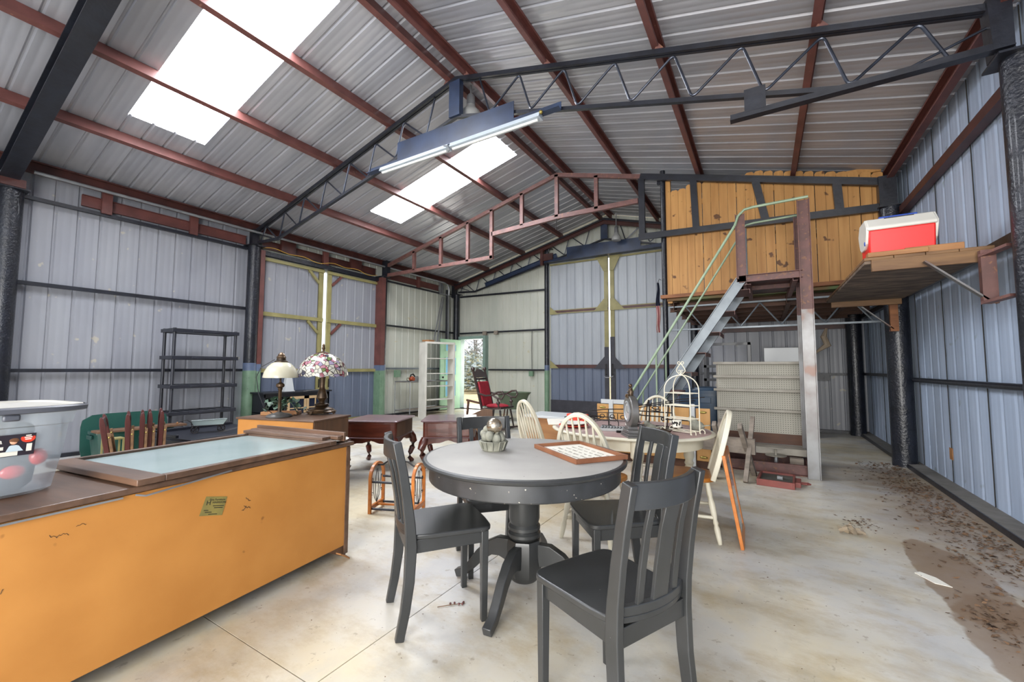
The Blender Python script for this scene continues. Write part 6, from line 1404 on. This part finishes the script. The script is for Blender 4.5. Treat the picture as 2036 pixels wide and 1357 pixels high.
# black console
e = empty('console_cabinet', (-7.55, 4.72, 0), 'black console cabinet with tan glazed doors in front of the left sliding door', 'cabinet')
b = MB(); b.box(-7.93, -7.48, 4.05, 5.40, 0.745, 0.772); b.build('top', 'console_black', e, 0.003)
b = MB(); b.box(-7.90, -7.52, 4.08, 4.11, 0, 0.745); b.box(-7.90, -7.52, 5.34, 5.37, 0, 0.745); b.box(-7.90, -7.88, 4.08, 5.37, 0.05, 0.745); b.box(-7.90, -7.52, 4.08, 5.37, 0.05, 0.08); b.box(-7.90, -7.53, 4.48, 4.51, 0.05, 0.745); b.box(-7.90, -7.52, 4.08, 4.50, 0.40, 0.42); b.box(-7.54, -7.52, 4.08, 5.37, 0.68, 0.745); b.box(-7.54, -7.52, 5.25, 5.37, 0.05, 0.745); b.build('carcass', 'console_black', e, 0.003)
for (y0, y1, kn) in ((4.50, 4.87, 4.85), (4.88, 5.24, 4.90)):
    b = MB(); b.box(-7.525, -7.505, y0, y0 + 0.045, 0.08, 0.68); b.box(-7.525, -7.505, y1 - 0.045, y1, 0.08, 0.68); b.box(-7.525, -7.505, y0, y1, 0.08, 0.13); b.box(-7.525, -7.505, y0, y1, 0.63, 0.68)
    ym = (y0 + y1) / 2; b.box(-7.522, -7.508, ym - 0.01, ym + 0.01, 0.1, 0.66); b.box(-7.522, -7.508, y0, y1, 0.27, 0.29); b.box(-7.522, -7.508, y0, y1, 0.45, 0.47); d = b.build('door', 'tan_wood', e)
    b = MB(); b.box(-7.520, -7.516, y0 + 0.03, y1 - 0.03, 0.11, 0.65); b.build('pane', 'navy_glass', d)
    b = MB(); b.ball((-7.495, kn, 0.42), 0.013, 10, 7); b.build('knob', 'ink', d)
b = MB(); pts = [(0.055, 0), (0.06, 0.01), (0.04, 0.30), (0.035, 0.34)]
b.prism([(-7.70, 4.48, 0.773), (-7.58, 4.48, 0.773), (-7.58, 4.68, 0.773), (-7.70, 4.68, 0.773)], (0, 0, 0.012))
vs = [(-7.69, 4.49, 0.785), (-7.59, 4.49, 0.785), (-7.59, 4.67, 0.785), (-7.69, 4.67, 0.785), (-7.67, 4.535, 1.08), (-7.61, 4.535, 1.08), (-7.61, 4.625, 1.08), (-7.67, 4.625, 1.08)]
b.add(vs, [(0, 1, 5, 4), (1, 2, 6, 5), (2, 3, 7, 6), (3, 0, 4, 7), (4, 5, 6, 7), (0, 3, 2, 1)])
tag(b.build('wood_pedestal', 'white_enamel'), 'tapering distressed white wooden pillar standing on the black console', 'ornament')

# ---------------------------------------------------------------- far corner: cart, bookcase, rocker, tub
e = empty('wheeled_cart', (-7.75, 8.45, 0), 'two tier grey metal cart on casters along the cream wall', 'cart')
cx0, cx1, cy0, cy1 = -8.02, -7.50, 7.60, 9.20
for z, m_ in ((0.85, 'grey_wood'), (0.13, 'grey_wood')):
    b = MB(); b.box(cx0, cx1, cy0, cy1, z, z + 0.015); b.build('shelf', m_, e); b = MB()
    b.tube([(cx0, cy0, z + 0.02), (cx1, cy0, z + 0.02), (cx1, cy1, z + 0.02), (cx0, cy1, z + 0.02)], 0.013, 8, closed=True); b.build('rim', 'conduit', e)
for x in (cx0, cx1):
    for y in (cy0, cy1):
        b = MB(); b.cyl((x, y, 0.07), (x, y, 0.87), 0.011, n=8); lg = b.build('leg', 'conduit', e)
        b = MB(); b.cyl((x, y - 0.012, 0.035), (x, y + 0.012, 0.035), 0.035, n=14); b.build('caster', 'ink', lg)
e = empty('circular_saw', (-7.62, 8.03, 0.885), 'orange circular saw lying on top of the wheeled cart', 'power tool')
b = MB(); b.box(-7.70, -7.53, 7.90, 8.18, 0.884, 0.890); b.build('base_plate', 'conduit', e)
b = MB(); b.ball((-7.60, 7.98, 0.95), 0.06, 12, 9, (1, 1.2, 1)); b.cyl((-7.66, 7.98, 0.94), (-7.54, 7.98, 0.94), 0.05); b.build('motor', 'saw_orange', e)
b = MB(); b.tube([(-7.60, 7.92, 0.99), (-7.60, 7.94, 1.04), (-7.60, 8.02, 1.06), (-7.60, 8.08, 1.0)], 0.018, 8); b.build('handle', 'ink', e)
b = MB(); b.cyl((-7.56, 8.10, 0.94), (-7.545, 8.10, 0.94), 0.075, n=24); b.build('blade_guard', 'conduit', e)
b = MB(); b.tube([(-7.60, 7.93, 0.95), (-7.58, 7.80, 0.97), (-7.52, 7.72, 0.92), (-7.50, 7.78, 0.885), (-7.52, 7.88, 0.885)], 0.006, 6); b.build('cord', 'ink', e)

e.location = (-7.62, 7.81, 0.885)
e = empty('bookcase', (-6.95, 8.05, 0), 'tall open backed white bookcase standing before the mint door', 'bookcase')
AX = Vector((-6.98, 7.55, 0)); BX = Vector((-6.72, 8.36, 0)); dv = (BX - AX).normalized(); nv = Vector((-dv.y, dv.x, 0))
BL = Matrix.Translation(AX) @ Matrix(((dv.x, nv.x, 0, 0), (dv.y, nv.y, 0, 0), (0, 0, 1, 0), (0, 0, 0, 1)))
wB = 0.85; dB = 0.29; hB = 1.86
def bb_(nm, x0, x1, y0, y1, z0, z1): b = MB(); b.box(x0, x1, y0, y1, z0, z1); b.xf(BL); return b.build(nm, 'white_paint', e, 0.002)
bb_('side', 0, 0.022, 0, dB, 0, hB); bb_('side', wB - 0.022, wB, 0, dB, 0, hB); bb_('top', 0, wB, 0, dB, hB - 0.02, hB)
bb_('face_stile', -0.002, 0.05, -0.018, 0, 0, hB); bb_('face_stile', wB - 0.05, wB + 0.002, -0.018, 0, 0, hB); bb_('face_rail', 0.05, wB - 0.05, -0.018, 0, hB - 0.05, hB)
for z in (0.43, 0.76, 1.07, 1.44): bb_('shelf', 0.022, wB - 0.022, 0.0, dB, z, z + 0.02)
b = MB(); b.box(-7.22, -7.0, 7.7, 7.9, 1.862, 1.91); tag(b.build('wood_offcut', 'plank_tan', bev=0.003), 'short tan wood offcut lying on top of the white bookcase', 'board')
# rocking chair
e = empty('rocking_chair', (-4.57, 7.02, 0), 'dark carved rocking chair with crimson back and seat near the open doorway', 'chair', rz=R(-88))
def dk(nm, f, bev=0, m='dark_wood'): b = MB(); f(b); return b.build(nm, m, e, bev, local=True)
dk('seat_frame', lambda b: b.prism([(-0.23, -0.22, 0.40), (0.23, -0.22, 0.40), (0.26, 0.25, 0.43), (-0.26, 0.25, 0.43)], (0, 0, 0.035)), 0.006)
dk('seat_cushion', lambda b: b.ball((0, 0.02, 0.47), 0.22, 24, 12, (1.0, 1.05, 0.22)), 0, 'crimson')
for s in (-1, 1):
    dk('back_post', lambda b: (b.sweep([(s * 0.21, -0.21, 0.40), (s * 0.215, -0.30, 0.75), (s * 0.215, -0.42, 1.16)], rect(0.035, 0.035), (0, 1, 0)), b.ball((s * 0.215, -0.43, 1.20), 0.042, 14, 10)))
    dk('arm', lambda b: b.tube([(s * 0.22, -0.30, 0.72), (s * 0.25, -0.10, 0.68), (s * 0.27, 0.08, 0.70), (s * 0.27, 0.20, 0.76), (s * 0.27, 0.29, 0.77), (s * 0.27, 0.33, 0.70), (s * 0.27, 0.28, 0.63), (s * 0.27, 0.18, 0.64), (s * 0.27, 0.08, 0.69)], 0.018, 10))
    dk('arm_post', lambda b: (b.cyl((s * 0.25, 0.20, 0.44), (s * 0.26, 0.18, 0.64), 0.018, n=10), b.ball((s * 0.255, 0.19, 0.55), 0.038, 12, 9)))
    dk('leg', lambda b: b.cyl((s * 0.20, 0.20, 0.41), (s * 0.24, 0.26, 0.05), 0.020, 0.016, 10)); dk('leg', lambda b: b.cyl((s * 0.20, -0.18, 0.41), (s * 0.23, -0.24, 0.05), 0.020, 0.016, 10))
    dk('rocker', lambda b: b.sweep([(s * 0.24, -0.55 + 0.1 * k, 0.025 + 0.09 * ((-0.55 + 0.1 * k) / 0.55) ** 2) for k in range(11)], rect(0.028, 0.035), Z), 0.003)
dk('back_cushion', lambda b: b.prism([(-0.17, -0.235, 0.46), (0.17, -0.235, 0.46), (0.18, -0.355, 0.94), (-0.18, -0.355, 0.94)], (0, 0.045, 0.012)), 0.015, 'crimson')
dk('lower_slat', lambda b: b.box(-0.20, 0.20, -0.385, -0.365, 0.98, 1.02), 0.002)
dk('crest_rail', lambda b: b.prism([(-0.20, -0.385, 1.03), (0.20, -0.385, 1.03), (0.20, -0.43, 1.12), (0.12, -0.44, 1.16), (0.05, -0.45, 1.20), (-0.05, -0.45, 1.20), (-0.12, -0.44, 1.16), (-0.20, -0.43, 1.12)], (0, 0.025, 0)), 0.004)
dk('front_stretcher', lambda b: b.cyl((-0.22, 0.23, 0.22), (0.22, 0.23, 0.22), 0.014, n=10))

# brown wooden box lid and green tub beside the rocker
e = empty('wooden_chest', (-4.05, 5.75, 0), 'brown wooden box with raised sloping lid in front of the rocker', 'box', rz=R(18))
b = MB(); b.box(-0.24, 0.24, -0.18, 0.18, 0, 0.36); b.build('body', 'plank_brown', e, 0.004, local=True)
b = MB(); b.prism([(-0.25, -0.19, 0.362), (0.25, -0.19, 0.362), (0.25, -0.19, 0.55), (0.10, -0.19, 0.56), (-0.25, -0.19, 0.40)], (0, 0.02, 0)); b.build('lid', 'walnut_dull', e, 0.003, local=True)
b = MB(); b.box(-0.10, -0.05, -0.20, -0.18, 0.28, 0.36); b.build('latch', 'brass', e, local=True)
e = empty('green_tub', (-4.98, 8.35, 0), 'dull green metal tub with flared rim behind the rocker', 'tub', rz=R(15)); e.scale = (0.82, 0.82, 0.95)
b = MB(); N2 = 24
def tb(w, d, z): return [(math.cos(2 * math.pi * k / N2) * w * 1.05, math.sin(2 * math.pi * k / N2) * d, z) for k in range(N2)]
loft_rings(b, [tb(0.30, 0.22, 0.30), tb(0.42, 0.30, 0.62), tb(0.48, 0.34, 0.68), tb(0.50, 0.36, 0.70), tb(0.46, 0.32, 0.69), tb(0.28, 0.20, 0.34)]); b.build('basin', 'tub_green', e, local=True)
for x, y in ((-0.2, -0.14), (0.2, -0.14), (0.2, 0.14), (-0.2, 0.14)):
    b = MB(); b.cyl((x * 1.2, y * 1.2, 0), (x, y, 0.32), 0.02, n=8); b.build('leg', 'dark_beam', e, local=True)
b = MB(); b.beam((-5.75, 7.6, 0.50), (-5.15, 7.65, 0.40), 0.05, 0.04); b.beam((-5.75, 7.6, 0.0), (-5.70, 7.6, 0.5), 0.04, 0.04); b.beam((-5.15, 7.65, 0), (-5.18, 7.65, 0.4), 0.04, 0.04)
tag(b.build('timber_prop', 'dark_beam'), 'dark sloping timber on short props left of the rocker', 'timber')
# white topped cabinet behind the oval table chairs
e = empty('white_top_cabinet', (-2.45, 4.95, 0), 'low brown cabinet with long white top left of the oval table', 'cabinet')
b = MB(); b.box(-2.66, -1.98, 4.72, 5.22, 0.595, 0.625); b.build('top', 'white_enamel', e, 0.004)
b = MB(); b.box(-2.63, -2.01, 4.75, 5.20, 0.0, 0.595); b.build('carcass', 'plank_tan', e, 0.003)
# row of pale wood panels with brass pulls
e = empty('panel_boards', (-1.27, 5.62, 0), 'row of honey coloured boards with brass pulls standing behind the oval table', 'panel')
for (x0, x1, hnd) in ((-1.98, -1.81, -1.90), (-1.75, -0.80, None), (-0.725, -0.565, -0.645)):
    b = MB(); b.box(x0, x1, 5.58, 5.61, 0.105, 0.735); o = b.build('board', 'honey_board', e, 0.003)
    if hnd is not None:
        for zz in (0.69, 0.15):
            b = MB(); b.ball((hnd, 5.575, zz), 0.045, 12, 8, (1, 0.25, 0.35)); b.build('pull', 'brass', o)
for x in (-1.78, -0.762):
    b = MB(); b.box(x - 0.028, x + 0.028, 5.56, 5.60, 0.0, 0.785); b.build('white_strip', 'white_enamel', e)
b = MB(); b.box(-1.92, -1.50, 5.57, 5.60, 0.745, 0.80); b.build('white_rail', 'white_enamel', e)
b = MB(); b.box(-1.98, -0.57, 5.612, 5.64, 0.0, 0.12); b.build('foot_board', 'dark_beam', e)

# ---------------------------------------------------------------- litter
rnd = random.Random(21)
def scatter(name, label, n, fn, m, s0, s1, cat='litter', z=0.001):
    b = MB()
    for i in range(n):
        x, y = fn(); s = rnd.uniform(s0, s1); a = rnd.uniform(0, 6.28); k = rnd.choice((4, 5, 6)); c = []
        for j in range(k): t = a + 2 * math.pi * j / k; rr_ = s * rnd.uniform(0.4, 1.0) * (1 if j % 2 else 0.5); c.append((x + rr_ * math.cos(t), y + rr_ * math.sin(t) * 0.7, z + rnd.uniform(0, s * 0.5)))
        b.add(c, [tuple(range(k))])
    return tag(b.build(name, m), label, cat, kind='stuff')
def wallside():
    y = rnd.uniform(2.2, 7.2); return 1.46 - abs(rnd.gauss(0, 0.22)) - 0.02, y
scatter('leaf_litter', 'brown leaf litter swept along the foot of the pale blue wall', 1900, wallside, 'dry_leaf', 0.008, 0.032)
def clump():
    cx, cy = rnd.choice(((0.62, 4.35), (0.95, 3.1), (1.2, 4.9), (1.1, 3.9), (1.25, 5.8), (0.9, 2.9), (1.0, 2.6), (1.3, 3.4))); return cx + rnd.gauss(0, 0.06), cy + rnd.gauss(0, 0.09)
scatter('leaf_clumps', 'small clumps of dead leaves on the dirty floor near the right wall', 600, clump, 'dry_leaf', 0.006, 0.026)
def anyw(): return rnd.uniform(-3.6, 1.2), rnd.uniform(0.8, 6.5)
scatter('floor_crumbs', 'tiny dark crumbs scattered over the concrete floor', 260, anyw, 'dry_leaf', 0.003, 0.009)
e = empty('crumpled_wrapper', (0.53, 4.05, 0), 'crumpled clear brown wrapper on the open floor right of the sawhorse', 'wrapper')
b = MB(); n = 7; vs = []
for i in range(n):
    for j in range(n): vs.append((0.53 + (i / 6 - 0.5) * 0.16, 4.05 + (j / 6 - 0.5) * 0.15, 0.004 + rnd.uniform(0, 0.055) * (1 - abs(i - 3) / 4)))
b.add(vs, [(i * n + j, i * n + j + 1, (i + 1) * n + j + 1, (i + 1) * n + j) for i in range(n - 1) for j in range(n - 1)]); b.build('film', 'plastic_film', e, ang=10)
b = MB(); b.prism([(0.74, 3.46, 0.002), (0.80, 3.35, 0.002), (0.87, 3.34, 0.002), (0.83, 3.44, 0.002), (0.77, 3.49, 0.002)], (0, 0, 0.003)); tag(b.build('paper_scrap', 'paper'), 'white paper scrap on the edge of the brown dirt stain', 'paper')
e = empty('dried_twig', (-1.40, 1.76, 0), 'dried twig with brown berries on the floor under the round table', 'twig')
b = MB(); b.tube([(-1.46, 1.70, 0.004), (-1.41, 1.75, 0.006), (-1.36, 1.80, 0.005)], 0.002, 5); b.build('stem', 'dry_leaf', e)
b = MB()
for (x, y) in ((-1.42, 1.755), (-1.405, 1.77), (-1.37, 1.80), (-1.365, 1.785), (-1.38, 1.775)): b.ball((x, y, 0.007), 0.006, 8, 6)
b.build('berries', 'maroon_wood', e)

# ---------------------------------------------------------------- outside the open door
b = MB(); n = 30; vs = []
for i in range(n + 1):
    for j in range(n + 1):
        x = -70 + 110 * i / n; y = 10.5 + 60 * j / n; vs.append((x, y, -0.06 + (0.25 * math.sin(x * 0.3) * math.sin(y * 0.21) if j > 2 else 0)))
b.add(vs, [(i * (n + 1) + j, (i + 1) * (n + 1) + j, (i + 1) * (n + 1) + j + 1, i * (n + 1) + j + 1) for i in range(n) for j in range(n)])
tag(b.build('ground_outside', 'dry_grass'), 'sunlit dry grass ground beyond the open doorway', 'ground', kind='structure')
b = MB(); b.box(-11, 4, 10.46, 11.8, -0.14, -0.03); tag(b.build('apron_slab', 'concrete'), 'strip of concrete just outside the open doorway', 'paving', kind='structure')
rnd = random.Random(33)
for i, (x, y, h) in enumerate(((-16.3, 21.5, 2.1), (-18.6, 25.8, 3.0), (-19.8, 22.4, 2.1), (-13.6, 19.0, 1.6))):
    e = empty('bush', (x, y, 0), ['pale grey green bush in the middle of the doorway view', 'taller pale bush behind the others beyond the doorway', 'pale bush at the left of the doorway view', 'low bush at the right of the doorway view'][i], 'bush')
    b = MB()
    for k in range(1500):
        a = rnd.uniform(0, 6.28); r_ = h * 0.6 * math.sqrt(rnd.random()); z = rnd.uniform(0.05, 1) * h * math.sqrt(max(0.05, 1 - (r_ / (h * 0.62)) ** 2)); c = Vector((x + r_ * math.cos(a), y + r_ * math.sin(a), z)); s = rnd.uniform(0.08, 0.20)
        A = Matrix.Rotation(rnd.uniform(0, 6.28), 3, 'Z') @ Matrix.Rotation(rnd.uniform(-1.4, 1.4), 3, 'X'); b.add([c + A @ Vector(q) * s for q in ((-1, 0, 0), (0, -0.5, 0.1), (1, 0, 0), (0, 0.5, 0.1))], [(0, 1, 2, 3)])
    tag(b.build('foliage', 'bush_leaf', e), kind='stuff')
    b = MB()
    for k in range(9): a = rnd.uniform(0, 6.28); b.tube([(x, y, -0.1), (x + 0.3 * math.cos(a), y + 0.3 * math.sin(a), h * 0.4), (x + 0.6 * h * 0.6 * math.cos(a), y + 0.6 * h * 0.6 * math.sin(a), h * 0.85)], 0.03, 5, sc=[1, 0.7, 0.3])
    b.build('stems', 'bark', e)
def tree(x, y, h, label):
    e = empty('bare_tree', (x, y, 0), label, 'tree', 'bare winter trees beyond the doorway'); b = MB()
    tr = [(x, y, -0.1), (x + 0.1, y, h * 0.3), (x - 0.05, y, h * 0.6), (x, y, h)]; b.tube(tr, 0.055, 7, sc=[1.3, 1, 0.7, 0.2]); b.build('trunk', 'bark', e); b = MB()
    for k in range(40):
        z = h * rnd.uniform(0.2, 0.95); a = rnd.uniform(0, 6.28); L = h * rnd.uniform(0.15, 0.35); p0 = Vector((x, y, z)); p1 = p0 + Vector((math.cos(a), math.sin(a), 0.7)) * L * 0.6; p2 = p1 + Vector((math.cos(a + 0.5), math.sin(a + 0.5), 0.8)) * L * 0.5
        b.tube([p0, p1, p2], 0.022, 5, sc=[1, 0.6, 0.25])
        for q in range(4): d_ = Vector((rnd.uniform(-1, 1), rnd.uniform(-1, 1), rnd.uniform(0.1, 1))) * L * 0.4; pm = p0.lerp(p1, rnd.random()); b.tube([pm, pm + d_], 0.014, 4, sc=[1, 0.3])
    b.build('branches', 'bark', e)
for i, (x, y, h) in enumerate(((-20.5, 28, 8), (-18.2, 26, 7), (-22.5, 31, 8.5), (-17.6, 30, 7.5), (-19.4, 24.5, 6.0))):
    tree(x, y, h, ['bare tree at the upper left of the doorway view', 'bare tree at the upper right of the doorway view', 'farthest bare tree beyond the doorway', 'bare tree partly hidden behind the right jamb of the doorway', 'nearest slender bare tree beyond the doorway'][i])
